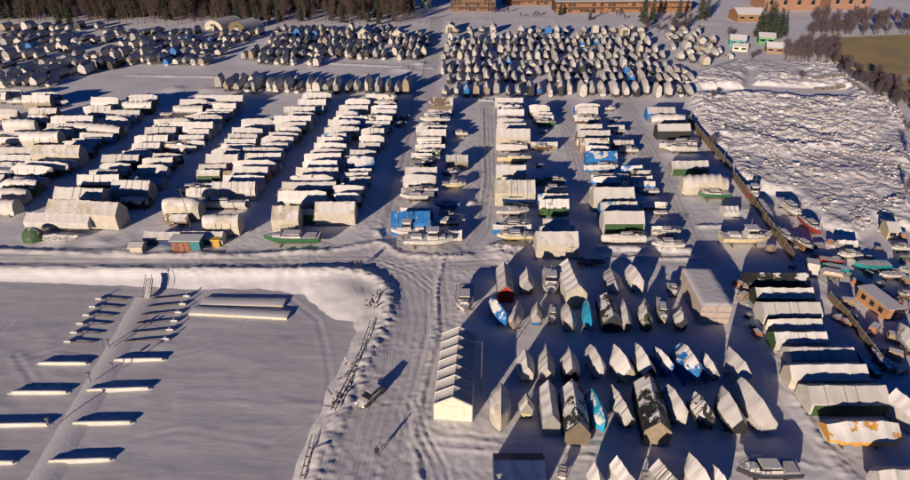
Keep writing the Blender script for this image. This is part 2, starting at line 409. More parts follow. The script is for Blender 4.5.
tr([(408, 405), (418, 440), (436, 470), (440, 500)], (-1.6, -.8, .6, 1.5), .25, .16)
tr([(560, 110), (572, 150), (588, 205), (600, 250)], (-1.2, 0, 1.2), .35, .10)
tr([(622, 105), (650, 150), (676, 205), (700, 262)], (-2, -.8, .5, 1.8), .35, .12)
tr([(240, 200), (225, 225), (200, 250)], (-1.2, 0, 1.2), .3, .1); tr([(0, 247), (60, 190), (110, 140)], (-1, .8), .3, .1)
tr([(265, 200), (245, 222), (222, 250)], (-1, .8), .3, .1); tr([(125, 190), (70, 240), (50, 256)], (-1, .8), .3, .1); tr([(45, 215), (0, 252)], (-1, .8), .3, .1)
tr([(120, 120), (60, 180), (0, 232)], (-1, .8), .3, .08); tr([(195, 170), (140, 225), (110, 250)], (-1, 1), .3, .1)
tr([(735, 285), (755, 330), (780, 385), (815, 440), (850, 478)], (-1.4, .2, 1.4), .3, .12)
tr([(420, 262), (520, 255), (620, 254), (700, 255)], (-1, .6, 1.6), .3, .1)
tr([(480, 268), (470, 300), (460, 325), (430, 335)], (-1, .8), .25, .12); tr([(447, 262), (452, 300), (452, 322), (480, 330)], (-.8, .8), .25, .1)
tr([(790, 262), (830, 290), (870, 330), (905, 352)], (-1.5, 0, 1.5), .35, .1)
tr([(220, 86), (300, 50), (330, 40)], (-1, 1), .5, .1); tr([(480, 400), (520, 330), (500, 322)], (-.5, .5), .2, .12)
rubble = wp([(697, 128), (690, 108), (688, 84), (700, 72), (735, 60), (800, 62), (838, 66), (858, 84), (888, 98), (905, 120), (912, 150), (915, 190), (915, 232), (880, 222), (858, 238), (835, 232), (806, 218), (790, 196), (760, 192), (735, 178), (716, 150)])
hollow = wp([(690, 96), (720, 99), (760, 96), (800, 100), (850, 101), (850, 90), (790, 88), (755, 86), (757, 70), (745, 70), (742, 90), (700, 90)])

def terrain(X, Y):
    z = fbm(X, Y, 14, 3, 3) * .25 + fbm(X, Y, 2.2, 3, 9) * .07
    rough = np.zeros_like(z); soil = np.zeros_like(z)
    si = sdist(X, Y, ice_poly)
    si = si + fbm(X, Y, 3, 2, 5) * 1.2
    tshore = sstep((si + 4.5) / 13)
    near = Y < 150
    z = z * tshore + (-2.3) * (1 - tshore)
    db = pdist(X, Y, bank)
    rr = fbm(X, Y, 1.3, 3, 21)
    r2 = fbm(X, Y, .75, 2, 23)
    corner = np.clip((110 - Y) / 25, 0, 1)          # the bank is wider and lumpier along the bend
    bw = 1.2 + .6 * corner
    bank_h = (.62 + .3 * corner + rr * .22 + r2 * (.25 + .5 * corner)) * np.exp(-(np.minimum(db, 20) / bw) ** 2 * .9) * (1 - .25 * corner)
    z = z + bank_h
    for pts, h, hw in ridges:
        d = pdist(X, Y, wp(pts)); m = d < hw * 4
        z[m] += (h * .6 * (1 + .8 * rr[m] + 1.2 * r2[m])) * np.exp(-(d[m] / hw) ** 2)
        rough[m] = np.maximum(rough[m], np.exp(-(d[m] / hw) ** 2))
    for px, py, r, h in mounds:
        p = P(px, py); q = ((X - p.x) ** 2 + (Y - p.y) ** 2) / r ** 2
        z += h * .6 * (1 + rr * .5 + r2 * .5) * np.exp(-q * 1.3)
    packed = np.zeros_like(z); lane = np.zeros_like(z)
    road_lines = [([(-300, 259), (0, 260), (300, 261), (400, 262), (520, 257), (700, 257)], 4.5), ([(436, 20), (425, 90), (405, 160), (388, 230), (385, 262)], 4), ([(385, 262), (405, 300), (400, 370), (380, 430), (365, 480), (350, 540)], 9.5),
                  ([(487, 105), (488, 180), (480, 230), (440, 264)], 3), ([(562, 105), (590, 205), (600, 255)], 3), ([(622, 100), (700, 262)], 3.4)]
    for pts, hw in road_lines:
        d = pdist(X, Y, wp(pts)); pk = 1 - sstep((d - hw * .7) / (hw * .5)); lane = np.where(pk > packed, np.minimum(d, 20), lane); packed = np.maximum(packed, pk)
    for line, tw, dep in tracks:
        d = pdist(X, Y, line); m = d < 1.6
        dd = d[m]; wob = 1 + fbm(X[m], Y[m], 1.5, 2, 31) * .9
        z[m] += .22 * dep * wob * (-.9 * np.exp(-(dd / tw) ** 2) + .75 * np.exp(-((dd - tw * 2.1) / (tw * .8)) ** 2))
    # footprints and churned snow between the hulls
    ch = np.clip(1 - np.abs(fbm(X, Y, 9, 2, 44)) * 4, 0, 1) * tshore * (Y < 190)
    z += ch * (vnoise(X * 1.6, Y * 1.6, 50) - .5) * .11
    # ploughed lanes running with the yard
    z += packed * tshore * (vnoise(X * .8, Y * .10, 61) - .5) * .025
    sr = sdist(X, Y, rubble); k = sstep((-sr + 1.5) / 5)
    hol = sstep(sdist(X, Y, hollow) / 4 + .5)
    big = fbm(X, Y, 16, 3, 70); mid = 1 - np.abs(fbm(X, Y, 5.0, 2, 80)) * 5; fine = fbm(X, Y, 3.0, 2, 90); fine2 = fbm(X, Y, 1.4, 2, 91)
    blk = np.maximum(0, vnoise(X / 1.3, Y / 1.3, 95) - .55) * 2.6
    z += k * (.5 + .88 * hol * (1.9 + big * 2.8 + mid * .3 + fine * .55 + fine2 * .75 + blk * .25) * (.35 + .65 * sstep((fbm(X, Y, 22, 2, 77) + .22) * 4)))
    soil = np.maximum(soil, k * hol * sstep((fine2 + .14 * mid + .02) * 4))
    # forest rise far behind and meadow to the right are level
    return z, packed, soil, lane
def axis(segs):
    out = [segs[0][0]]
    for a, b, d in segs:
        n = max(1, int(round((b - a) / d))); out += [a + (b - a) * (i + 1) / n for i in range(n)]
    return np.array(out)
xs = axis([(-3500, -700, 280), (-700, -260, 20), (-260, -120, 2.0), (-120, -62, .8), (-62, -10, .36), (-10, 28, .25), (28, 75, .36), (75, 190, .5), (190, 300, 2.2), (300, 700, 20), (700, 3500, 280)])
ys = axis([(-600, 20, 62), (20, 48, 1.2), (48, 108, .27), (108, 125, .36), (125, 180, .5), (180, 300, .65), (300, 330, 2), (330, 560, 6), (560, 4500, 200)])
X, Y = np.meshgrid(xs, ys)
Z, PK, SO, LN = terrain(X, Y)
nx, ny = len(xs), len(ys)
me = bpy.data.meshes.new('snowy_ground'); co = np.stack([X, Y, Z], -1).reshape(-1, 3).astype(np.float32)
idx = np.arange(nx * ny).reshape(ny, nx); q = np.stack([idx[:-1, :-1], idx[:-1, 1:], idx[1:, 1:], idx[1:, :-1]], -1).reshape(-1, 4)
me.vertices.add(len(co)); me.vertices.foreach_set('co', co.ravel()); me.loops.add(q.size); me.loops.foreach_set('vertex_index', q.ravel().astype(np.int32))
me.polygons.add(len(q)); me.polygons.foreach_set('loop_start', np.arange(0, q.size, 4, dtype=np.int32)); me.update(calc_edges=True); me.shade_smooth()
for nm, arr in (('packed', PK), ('soil', SO), ('lane', LN)):
    at = me.attributes.new(nm, 'FLOAT', 'POINT'); at.data.foreach_set('value', arr.ravel().astype(np.float32))
ground = bpy.data.objects.new('snowy_ground', me); COL.objects.link(ground); tag(ground, kind='structure')
k = N('trodden_snow'); geo = k.n('NewGeometry').outputs['Position']
a1 = k.n('Attribute', attribute_name='packed').outputs['Fac']; a2 = k.n('Attribute', attribute_name='soil').outputs['Fac']
n1 = k.noise(geo, .5, 4); n2 = k.noise(geo, 5, 4, .65); n3 = k.noise(geo, .06, 4)
c = k.mix(a1, (.80, .80, .82), (.66, .655, .67)); c = k.mix(k.ramp(n3, .4, .62), c, k.mix(.18, c, (.45, .43, .42)))
dirt = k.math('MULTIPLY', k.ramp(n2, .62, .72), .25); c = k.mix(dirt, c, (.38, .34, .30))
sc_ = k.n('SeparateXYZ'); k.l(geo, sc_.inputs[0])
mud = k.noise(geo, 1.5, 5, .75); sf = k.math('MULTIPLY', k.ramp(mud, .5, .58), a2)
c = k.mix(sf, c, (.25, .20, .155)); k.l(c, k.b.inputs['Base Color']); k.b.inputs['Roughness'].default_value = .75
ln = k.n('Attribute', attribute_name='lane').outputs['Fac']; cv = k.n('CombineXYZ'); k.l(ln, cv.inputs[0]); k.l(k.math('MULTIPLY', k.math('ADD', sc_.outputs[0], sc_.outputs[1]), .05), cv.inputs[1])
n5 = k.noise(cv.outputs[0], 2.6, 4, .65); n6 = k.noise(geo, 1.6, 5, .7)
hh = k.math('ADD', k.math('ADD', k.math('MULTIPLY', n1, .25), k.math('MULTIPLY', n2, .22)), k.math('ADD', k.math('MULTIPLY', k.math('MULTIPLY', n5, a1), .75), k.math('MULTIPLY', k.math('MULTIPLY', n6, a2), 3.0)))
k.bump(hh, .6, .16)
me.materials.append(k.m)
# ice sheet
mb = MB()
ix = axis([(-380, -130, 25), (-130, -85, 1.5), (-85, 4, .45)]); iy = axis([(-100, 30, 13), (30, 45, 1.0), (45, 124, .45)])
IX, IY = np.meshgrid(ix, iy)
dr = fbm(IX + IY * .25, IY * 2.2, 9, 3, 120) * .08 + fbm(IX, IY, 1.8, 2, 121) * .03 + np.maximum(0, fbm(IX * .6, IY * 1.6, 3.5, 2, 125) - .12) * .2
for ln_, dp in ((wp([(292, 300), (318, 320), (326, 350), (330, 380), (322, 430), (310, 480)], ICE_Z), .10), (wp([(0, 332), (12, 322)], ICE_Z), .1), (wp([(15, 355), (33, 382)], ICE_Z), .12), (wp([(20, 360), (60, 350), (96, 356)], ICE_Z), .08),
                (wp([(130, 440), (180, 430), (270, 445), (330, 410)], ICE_Z), .05), (wp([(150, 360), (200, 350), (240, 330), (250, 318)], ICE_Z), .06)):
    dd = pdist(IX, IY, ln_); dr += np.where(dd < 1.2, dp * (-np.exp(-(dd / .3) ** 2) + .8 * np.exp(-((dd - .7) / .3) ** 2)) * (.2 + .5 * vnoise(IX * 1.3, IY * 1.3, 7)), 0)
mb.v = [(float(a_), float(b_), float(ICE_Z + c_)) for a_, b_, c_ in zip(IX.ravel(), IY.ravel(), dr.ravel())]
w0 = len(ix)
for j in range(len(iy) - 1):
    for i in range(w0 - 1): mb.f.append((j * w0 + i, j * w0 + i + 1, (j + 1) * w0 + i + 1, (j + 1) * w0 + i))
mb.mi = [0] * len(mb.f)
k = N('wind_packed_snow_on_ice'); geo = k.n('NewGeometry').outputs['Position']
mp = k.n('Mapping'); mp.inputs['Scale'].default_value = (.35, 1.4, 1); mp.inputs['Rotation'].default_value = (0, 0, R(-8)); k.l(geo, mp.inputs[0])
n1 = k.noise(mp.outputs[0], .12, 4); n2 = k.noise(mp.outputs[0], .9, 4, .6); n3 = k.noise(geo, 9, 3)
c = k.mix(k.ramp(n1, .35, .65), (.66, .66, .68), (.55, .55, .575)); c = k.mix(k.math('MULTIPLY', k.ramp(n2, .5, .75), .18), c, (.8, .8, .81))
k.l(c, k.b.inputs['Base Color']); k.b.inputs['Roughness'].default_value = .6
k.bump(k.math('ADD', k.math('MULTIPLY', n1, 1.2), k.math('ADD', k.math('MULTIPLY', n2, .22), k.math('MULTIPLY', n3, .03))), .4, .25)
ice = mb.build('harbour_ice', k.m, smooth=80); tag(ice, kind='structure')
import bisect
def zat(x, y):
    i = min(max(bisect.bisect(xs, x) - 1, 0), nx - 2); j = min(max(bisect.bisect(ys, y) - 1, 0), ny - 2)
    return float(max(Z[j, i], Z[j + 1, i + 1], Z[j, i + 1], Z[j + 1, i]))
# ---------------------------------------------------------------- boats surveyed file by file (photo coordinates of the ridge)
STY = set('rthbsyw')
def parse(ent, n):
    tk = ent.split(); nums = [float(v) for v in tk[:n]]; d = {'s': 'r', 'c': None}
    for t in tk[n:]:
        if t in STY: d['s'] = t
        elif t in TARP: d['c'] = t
        elif '=' in t:
            a, b = t.split('='); d[a] = b if a in ('hull', 'end', 'skirt', 'bow', 'near', 'look', 'rev') else float(b)
        elif t == 'rope': d['rope'] = 1
    return nums, d
def defaults(d, g):
    if d['c'] is None:
        d['c'] = g.choice(['white', 'white', 'white', 'white', 'cream', 'cream', 'grey', 'grey', 'tan', 'green', 'dark', 'blue', 'brown']) if d['s'] in 'rth' else 'white'
        d.setdefault('cov', g.choice([.96, .99, .9, .93]) if d['c'] in ('white', 'cream', 'tan', 'grey') else g.uniform(.68, .92))
        d['auto'] = 1
    d.setdefault('cov', .45 if d['c'] in ('blue', 'green', 'dark', 'brown', 'navy', 'lightblue', 'teal', 'orange', 'olive') else .8)
    d.setdefault('h', 3.5 if d['s'] != 't' else 3.6)
def look(d, L, g):
    if d.get('look'): return d['look'].replace('_', ' ')
    sz = 'short ' if L < 7.5 else ('long ' if L > 12.5 else '')
    st = d['s']
    if st == 'b': return sz + COLORWORD[d.get('hull') or d['c']] + ' motorboat without cover'
    if st == 's': return 'small open ' + COLORWORD[d.get('hull') or d['c']] + ' boat'
    if st == 'y': return sz + COLORWORD[d.get('hull') or d['c']] + ' sailboat hull'
    if st == 'w': return sz + COLORWORD[d['c']] + ' fishing boat'
    sn = 'snow-covered' if d['cov'] > .75 else COLORWORD[d['c']]
    return sz + sn + {'r': ' boat under ridged tarp', 'h': ' boat under rounded tarp', 't': ' square boat tent'}[st]
NB = []
HB = 1.17
def file_x(entries, group, where, seed, count_from='near', maxw=3.1):
    """boats lying across the lane (long axis X), listed in any order"""
    g = random.Random(seed); rows = []
    for e in entries:
        (x0, x1, y), d = parse(e, 3)
        defaults(d, g)
        if seed < 27: d['h'] *= HB * (g.uniform(.88, 1.1) if d.get('auto') else 1)
        h = d['h'] if d['s'] not in 'bsyw' else 1.8
        a = P(x0, y, h); b = P(x1, y + d.get('tilt', 0), h)
        rows.append([a, b, d, y])
    rows.sort(key=lambda r: -r[3])
    if 11 <= seed <= 25 and len(rows) > 3:     # close the gaps the way the rows are packed
        add = []
        for (a, b, d, y), (a2, b2, d2, y2) in zip(rows, rows[1:]):
            gy = (a2.y + b2.y - a.y - b.y) / 2; ov = min(b.x, b2.x) - max(a.x, a2.x)
            if gy > (5.0 if seed < 20 else 5.6) and ov > 4 and y < 190 and d['s'] in 'rth' and d2['s'] in 'rth':
                d3 = {'s': g.choice('rrht'), 'c': None}; defaults(d3, g); d3['h'] = 3.1; f = .5
                sh = g.uniform(-1, 1); add.append([a.lerp(a2, f) + Vector((sh, 0, 0)), b.lerp(b2, f) + Vector((sh, 0, 0)), d3, (y + y2) / 2])
        rows += add; rows.sort(key=lambda r: -r[3])
    for i, (a, b, d, y) in enumerate(rows):
        c = (a + b) / 2; gap = 99
        for j, (a2, b2, d2, y2) in enumerate(rows):
            if j == i: continue
            ov = min(b.x, b2.x) - max(a.x, a2.x)
            if ov > 1.0: gap = min(gap, abs((a2.y + b2.y) / 2 - c.y))
        L = (b - a).length; W = d.get('w') or max(1.5, min(maxw if L > 7.5 else L * .36, gap * .95))
        if d['s'] in 'bsyw': W = min(W, L * .34)
        rev = d.get('rev') or (g.random() < .5)
        ang = math.atan2(b.y - a.y, b.x - a.x) + (math.pi if rev and rev != 'no' else 0)
        n = i + 1
        if W < 2.3 and d['s'] in 'rth': d['h'] = min(d['h'], 1.1 + W * .85)
        lab = f"{look(d, L, g)}, {ORD[n]} in the file {where}" if len(rows) > 1 else f"{look(d, L, g)}, {where}"
        make_boat(Vector((c.x, c.y, 0)), L, W, ang, d, lab, group, g)
def file_y(entries, group, where, seed):
    g = random.Random(seed)
    for i, e in enumerate(entries):
        (xt, yt, xb, yb, wpx), d = parse(e, 5)
        defaults(d, g)
        if d['s'] == 'r' and d['h'] > 2.7: d['h'] *= 1.1
        h = d['h'] if d['s'] not in 'bsyw' else 1.8
        a = P(xb, yb + (4 if d['s'] == 'r' else 0), .9); a.z = h; b = P(xt, yt, h); c = (a + b) / 2; L = (b - a).length
        W = wpx * depth_at(c) / F * (.93 if d['s'] == 'r' else .84)
        if d['s'] == 'r': d.setdefault('near', 'taper'); d.setdefault('bow', 'point')
        rev = d.get('rev') == 'yes'
        if d['s'] == 'r' and d.get('zs') is None: d['zs'] = g.uniform(.95, 1.4)
        ang = math.atan2(b.y - a.y, b.x - a.x) + (math.pi if rev else 0)
        lab = f"{look(d, L, g)}, {where.format(ORD[i + 1])}"
        make_boat(Vector((c.x, c.y, 0)), L, W, ang, d, lab, group, g)

GA = 'winter-stored boats lying across the yard lanes'
A_right = ['126 157 94.5', '122 152 101 h w=3.4 h=3.6', '103 140 110', '105 127 117', '76 120 121 h tilt=4.5 h=4 w=3.6', '70 100 133', '61 95 137 dark cov=.8', '32 80 144.5 cream t h=5 w=4.2 cov=.4', '25 67 160 dark cov=.7 tilt=2',
           '10 52 164 tilt=2', '0 36 178.5 h h=4', '-12 26 188 h white cov=.6', '-18 15 197 h white cov=.5 tilt=3', '82 111 105.5', '91 118 97']
file_x(A_right, GA, 'behind the green-ended tent, facing its lane', 11)
A_left = ['50 93 115.5', '47 75 123', '42 73 127.5', '19 59 131 h cream h=4.2 w=4', '-5 32 147 cream', '45 68 101 s', '29 57 108 brown t cov=.5', '31 58 92', '22 50 95 t h=4 tan cov=.85', '8 28 100 b', '-6 17 109', '26 48 115 dark cov=.7',
          '3 34 118.5 h h=4', '-8 26 127.5', '-10 17 131', '-20 8 165', '-20 3 171', '-6 21 89.5', '-20 6 92', '-12 9 137 b', '-18 30 156 navy cov=.5', '-30 -8 120', '-30 -4 142', '-34 -10 158', '-36 -9 182']
file_x(A_left, GA, 'at the yard edge beside the hooped cream cover', 12)
C_left = ['188 205 95.5', '180 207 99 tan', '173 203 105 h', '160 172 112 s', '153 192 118.5', '154 175 124 dark cov=.7', '145 176 127 tan t cov=.6', '134 168 135 r dark cov=.9', '127 150 143', '121 149 146.5', '102 139 154.5 t h=4', '99 130 163',
          '89 118 169 h hull=navy', '77 119 174.5 t h=4 skirt=dark', '55 103 186.5 t h=4.3 white cov=.97 tilt=2 skirt=dark w=3.6', '48 118 199 t cream h=5.2 w=4.6 cov=.35 tilt=3',
          '26 90 212 t h=3.3 w=3.6 white cov=.97 tilt=2 end=green rev=no zs=1.0 look=long_tarped_boat_with_round_green_canvas_end']
file_x(C_left, GA, 'headed by the green-ended tent', 13, maxw=3.4)
C_right = ['195 243 95 t h=3.8', '208 236 103 brown cov=.8', '192 232 108', '196 228 111', '184 222 114.5 tan', '170 213 121.5 t h=4', '182 209 128.5', '170 203 135', '168 195 140.5', '156 188 145.5 b cream', '153 182 153', '142 173 157',
           '137 167 164 hull=dark', '112 150 179.5 t cream h=4.4 w=4 cov=.5 tilt=1', '120 149 197 h dark cov=.4 h=2.6']
file_x(C_right, GA, 'between the green-ended tent and painted shed', 14, maxw=3.2)
D_left = ['241 274 118.5', '232 262 127.5', '228 257 133.5', '220 254 138', '217 250 142.5', '211 240 148', '206 238 154 t h=4 cream', '196 219 166 t skirt=green', '219 233 166.5 tan t cov=.2 h=3', '196 224 176', '184 212 181.5', '175 206 187.5 b',
          '162 199 197.5 h cream h=4.6 w=4.4 cov=.5 zs=.9', '161 188 214 brown cov=.5 h=2.4 w=2.6 look=low_brown_boat_with_torn_snowy_cover', '144 223 231.5 t h=2.3 w=2.8 white cov=.97 skirt=navy look=long_navy_sided_boat_with_snowy_roof']
file_x(D_left, GA, 'headed by the long navy-sided boat', 15, maxw=3.1)
D_right = ['302 331 92', '298 326 99 t h=3.8', '284 315 106 t', '293 316 112', '274 311 115.5 t h=3.8', '275 306 122', '278 301 127', '269 298 132', '261 293 136', '262 288 141.5 h', '243 283 147.5', '238 281 153 t', '233 275 160', '233 268 166.5 t tan cov=.7',
           '223 264 175', '212 255 181.5 t h=4', '203 247 192.5 t cream rope', '193 246 203 b hull=white look=large_snowy_white_motorboat', '202 239 214 h cream h=4.2 w=3.9 cov=.55 rope look=rounded_cream_cover_tied_with_dark_rope']
file_x(D_right, GA, 'ending at the rope-tied cream cover', 16, maxw=3.2)
E_left = ['345 370 98.5', '339 368 105 t', '336 358 111', '333 365 115.5', '328 360 119.5', '324 359 126', '324 346 133', '317 343 136.5', '314 346 142.5', '310 343 148', '304 341 153', '302 337 160', '296 338 167 tan t cov=.75', '290 333 174.5', '282 336 181.5 t',
          '278 326 190.5', '271 320 198 t h=4.4', '272 299 206 t cream h=5 w=4.5 cov=.25 look=square_cream_tent_on_a_trailer', '299 315 209 green cov=.3 h=3.4 look=green_canvas_boat_behind_the_square_cream_tent',
          '264 320 237 green b hull=green w=3.6 look=green_hulled_boat_with_snow-filled_deck_beside_the_road']
E_left2 = E_left[:-1]
file_x(E_left2, GA, 'headed by the square cream tent', 17, maxw=3.1)
file_x(E_left[-1:], GA, 'in front of the square cream tent', 18, maxw=3.6)
E_right = ['366 397 94', '378 396 100', '371 397 105', '371 396 109', '360 392 115 dark cov=.7', '360 393 119.5', '362 392 123', '361 384 128', '359 384 135', '358 375 142', '350 376 149.5', '347 374 156', '348 371 164', '346 370 171.5 ', '341 366 178', '333 364 185',
           '331 361 192.5 dark cov=.8', '315 355 201.5 t cream h=4.4 w=4.2 cov=.5 look=pleated_cream_tent']
file_x(E_right, GA, 'headed by the pleated cream tent', 19, maxw=3.1)
F_left = ['429 453 97 t brown h=5 w=4.6 cov=.25 look=tall_tan_shed_tent', '424 448 107.5 blue cov=.7', '424 447 113 y', '420 450 118.5 b', '419 439 121', '416 447 125', '420 446 129 t tan', '418 441 135.5', '415 445 140', '411 432 147 dark cov=.9', '432 440 148 green cov=.4 h=2.6',
          '419 440 156 s', '415 436 161 b hull=navy', '405 437 167 t', '403 436 174.5', '401 438 182 h skirt=green', '402 434 190 b', '400 434 194.5 y', '400 432 201 t h=3.8', '394 414 206.5', '415 433 207 brown cov=.3 h=3',
          '391 430 211.5 t blue cov=.08 h=4.4 w=3.6 look=tall_boat_wrapped_in_bright_blue_tarp', '391 430 229.5 w hull=white w=4 rev=yes look=white_cabin_cruiser_beside_the_blue_tarp', '404 453 239 w hull=white w=4.2 rev=no look=large_white_trawler_yacht_nearest_the_road']
file_x(F_left, GA, 'headed by the white trawler yacht', 20, maxw=2.9)
F_right = ['452 468 131.5 b', '446 468 154.5 t tan h=3 w=4 cov=.9 look=low_flat_shed_tent', '441 460 170.5 b hull=navy', '442 466 182.5 b cream', '434 460 202.5 b hull=blue', '439 455 212 b', '436 465 218.5 y', '442 462 225 t']
file_x(F_right, GA, 'beside the rutted track, behind the trawler yacht', 21, maxw=3.2)
G_left = ['495 523 97.5 t', '496 522 104.5 navy cov=.55', '497 524 109 t', '498 524 118', '497 526 123', '496 530 128.5 t h=4.6 w=4.2 cream', '496 528 137.5', '500 527 144.5 b', '500 527 149.5', '497 531 157.5 b hull=cream', '496 526 165 t', '497 518 172 green cov=.6',
          '495 535 180 t cream h=5 w=5 cov=.3 look=tall_plain_cream_tent', '497 535 199 b hull=navy look=navy_motorboat_with_patchy_snow', '496 529 209 y', '493 532 214 t h=3.9', '496 532 224 b', '497 532 234 b hull=cream look=cream_motorboat_nearest_the_cross_road']
file_x(G_left, GA, 'headed by the cream motorboat', 22, maxw=3.0)
G_right = ['529 550 104.5', '536 554 110.5 t tan cov=.7 h=3.8', '533 556 121.5 b hull=green', '537 547 128 s', '531 558 137 t', '535 551 145 b hull=brown', '535 544 162 s', '533 564 170.5 t brown cov=.3', '542 566 179 b hull=blue', '538 567 188 b', '538 568 193', '539 569 199 t skirt=green',
           '543 570 214 dark cov=.8 t', '540 575 224.5 lightblue cov=.65 h=2.6', '536 578 231 t cream h=4.6 w=4.8 cov=.5 look=broad_cream_tent_by_the_cross_road']
file_x(G_right, GA, 'headed by the broad cream tent', 23, maxw=3.1)
H_left = ['575 600 103.5', '577 598 107 t', '575 600 112 dark cov=.7', '576 600 117.5 b', '577 602 124 t', '577 610 130 brown cov=.8 t', '580 609 138 tan cov=.5 t', '585 609 145.5', '586 617 151 t blue cov=.35 h=3.8', '584 616 160', '588 618 165.5 b', '592 622 171', '591 629 176.5 y',
          '591 612 181', '593 634 187 t cream h=4.6 w=4.6 cov=.5', '600 637 201 t blue cov=.55 h=3.6', '603 644 210.5 t h=4.2 w=4.2 white cov=.9 skirt=green', '603 648 225 h look=long_white_rounded_boat', '609 645 236 b hull=white look=white_motorboat_with_dark_windscreen_by_the_cross_road']
file_x(H_left, GA, 'headed by the dark-windscreened motorboat', 24, maxw=3.2)
H_right = ['605 616 106.5 b', '609 618 117.5 s', '608 625 121.5', '614 634 136.5 t', '614 627 129 s', '618 638 148 b', '622 643 160.5 blue cov=.5', '632 652 165 t olive cov=.45', '634 656 176 t blue cov=.5', '640 659 188.5 s', '642 669 195.5', '653 666 204 s', '653 667 209.5 s',
           '653 673 218.5 t', '652 681 230 b look=white_motorboat_second_from_the_cross_road', '652 684 242 b look=low_white_motorboat_beside_the_dark-windscreened_one']
file_x(H_right, GA, 'between the dark-windscreened motorboat and track', 25, maxw=3.2)
I_file = ['647 675 107 t', '651 685 114 h h=3.4', '657 690 123.5 t h=4 dark cov=.8', '660 698 137', '665 698 142.5 b', '665 697 147.5 b hull=white', '671 708 160.5 t skirt=green h=3', '683 728 174.5 h h=4.4 w=4.6 cream cov=.5 look=big_cream_shrink-wrapped_boat', '682 700 186 b',
          '698 730 193 b hull=green', '723 738 206 t h=1.8 w=3', '721 770 237 w hull=cream w=4.2 rev=no look=cream_work_boat_with_a_wheelhouse']
file_x(I_file, GA, 'along the dark wooden fence', 26, maxw=3.8)
GJ = 'boats and tents lying beside the far side track'
J_file = ['747 808 273 t dark cov=.15 h=3.4 w=3.6 zs=.3 look=dark-roofed_tent_with_two_white_seams', '755 813 287.5 t dark cov=.72 h=3.4 w=3.4 zs=.3', '762 820 301.5 t white cov=.97 h=3.8 w=4.0 skirt=dark', '768 822 318.5 r cream cov=.9 h=3.0 w=3.0 rev=yes', '774 826 331.5 t white cov=.9 h=3.0 w=3.0 end=green rev=no',
          '789 854 347.5 t white cov=.97 h=3.0 w=3.4', '790 866 364 t cream cov=.85 h=3.8 w=4.2 bow=round rev=yes look=bright_rounded_cream_tent', '808 886 386 t white cov=.98 h=3.8 w=4.2 skirt=green look=white-roofed_tent_with_dark_green_sides']
file_x(J_file, GJ, 'beside the curving track', 27, maxw=4.2)
GR = 'boats stored end-on in the near rows'
row1 = ['465 284 464 314 22 b hull=white rev=yes look=snowy_cabin_boat_with_stern_rails', '504 262 506 299 19 t h=3.8 grey cov=.96 end=red look=grey_tent_with_a_red_end', '526 264 527 289 16 r h=4', '549 268 551 298 20 w hull=white rev=yes look=white_cruiser_with_four_dark_windows', '567 258 576 304 24 t h=5 white cov=.97 end=cream look=long_white_tent_with_bright_cream_gable',
        '611 266 617 292 18 r grey cov=.97 rev=yes h=2.6 look=smooth_boat_with_pointed_grey_cover', '631 261 642 289 15 r h=3.6 hull=green rev=yes', '671 281 675 296 11 b hull=white rev=yes']
file_y(row1, GR, '{} in the row below the cross road', 31)
row2 = ['491 294 506 322 12 r blue cov=.62 rev=yes', '519 297 513 327 15 r tan cov=.8 rev=yes', '538 297 536 320 13 r grey cov=.9', '553 303 552 325 11 b hull=white rev=yes', '567 299 572 329 15 r grey cov=.95 rev=yes', '587 296 590 328 13 r lightblue cov=.35 rev=yes',
        '606 292 612 329 22 t dark cov=.35 h=3.4', '623 296 627 327 12 r tan cov=.95', '645 293 646 327 15 r olive cov=.45', '660 297 664 326 13 b hull=cream rev=yes', '680 303 681 326 14 r dark cov=.6']
file_y(row2, GR, '{} in the second row below the cross road', 32)
row3 = ['524 341 527 377 18 r h=4 white cov=.97', '546 340 547 379 18 r h=4 cream cov=.95', '569 343 571 378 20 r dark cov=.85 h=4', '591 340 602 378 17 r white cov=.98 rev=yes h=3.8', '614 341 628 378 20 r h=4.2 cream cov=.97', '636 339 649 377 19 r dark cov=.86 h=4',
        '655 343 671 374 12 r blue cov=.6 rev=yes', '681 338 697 379 23 r blue cov=.5 h=4.2 rev=yes skirt=blue', '703 348 715 376 13 r grey cov=.95 h=3', '729 344 748 386 17 r white cov=.95 h=4']
file_y(row3, GR, '{} in the row of pointed tarps above the cream tent', 33)
row4 = ['501 378 500 424 23 r cream cov=.7 h=4 rev=yes zs=.3 look=bright_cream_tarped_boat_with_snow_beside_it', '526 389 527 412 17 r grey cov=.95 h=3.6 look=boat_with_half_its_grey_tarp_folded_back', '548 380 551 432 20 t grey cov=.9 h=4', '573 379 577 437 27 r dark cov=.55 h=4.2 zs=.3 end=brown bow=flat',
        '592 385 603 430 19 r lightblue cov=.30 rev=yes h=3.6', '612 382 630 423 17 r cream cov=.85 h=3.2', '648 374 656 441 31 t dark cov=.32 h=4.6 zs=.2 end=tan look=tall_dark_green_tent_with_a_tan_end', '669 380 684 424 20 r white cov=.97 h=4 rev=yes',
        '696 388 711 428 20 r dark cov=.62 h=3.6 rev=yes', '722 382 738 430 22 r dark cov=.80 h=4', '742 374 768 428 24 r white cov=.97 h=4 bow=round look=broad_white_tarped_boat_at_the_end']
file_y(row4, GR, '{} in the near row facing the wheel tracks', 34)
row5 = ['564 460 562 478 11 s hull=white', '592 455 598 492 17 r grey cov=.97 h=4', '617 455 628 492 18 t white cov=.95 h=4', '645 464 652 494 13 s hull=white', '659 458 672 496 24 t grey cov=.95 h=4', '689 450 706 494 21 r cream cov=.95 h=4.2', '713 462 725 494 12 r grey cov=.97', '912 470 902 466 24 t grey']
file_y(row5[:-1], GR, '{} in the last row at the photo edge', 35)
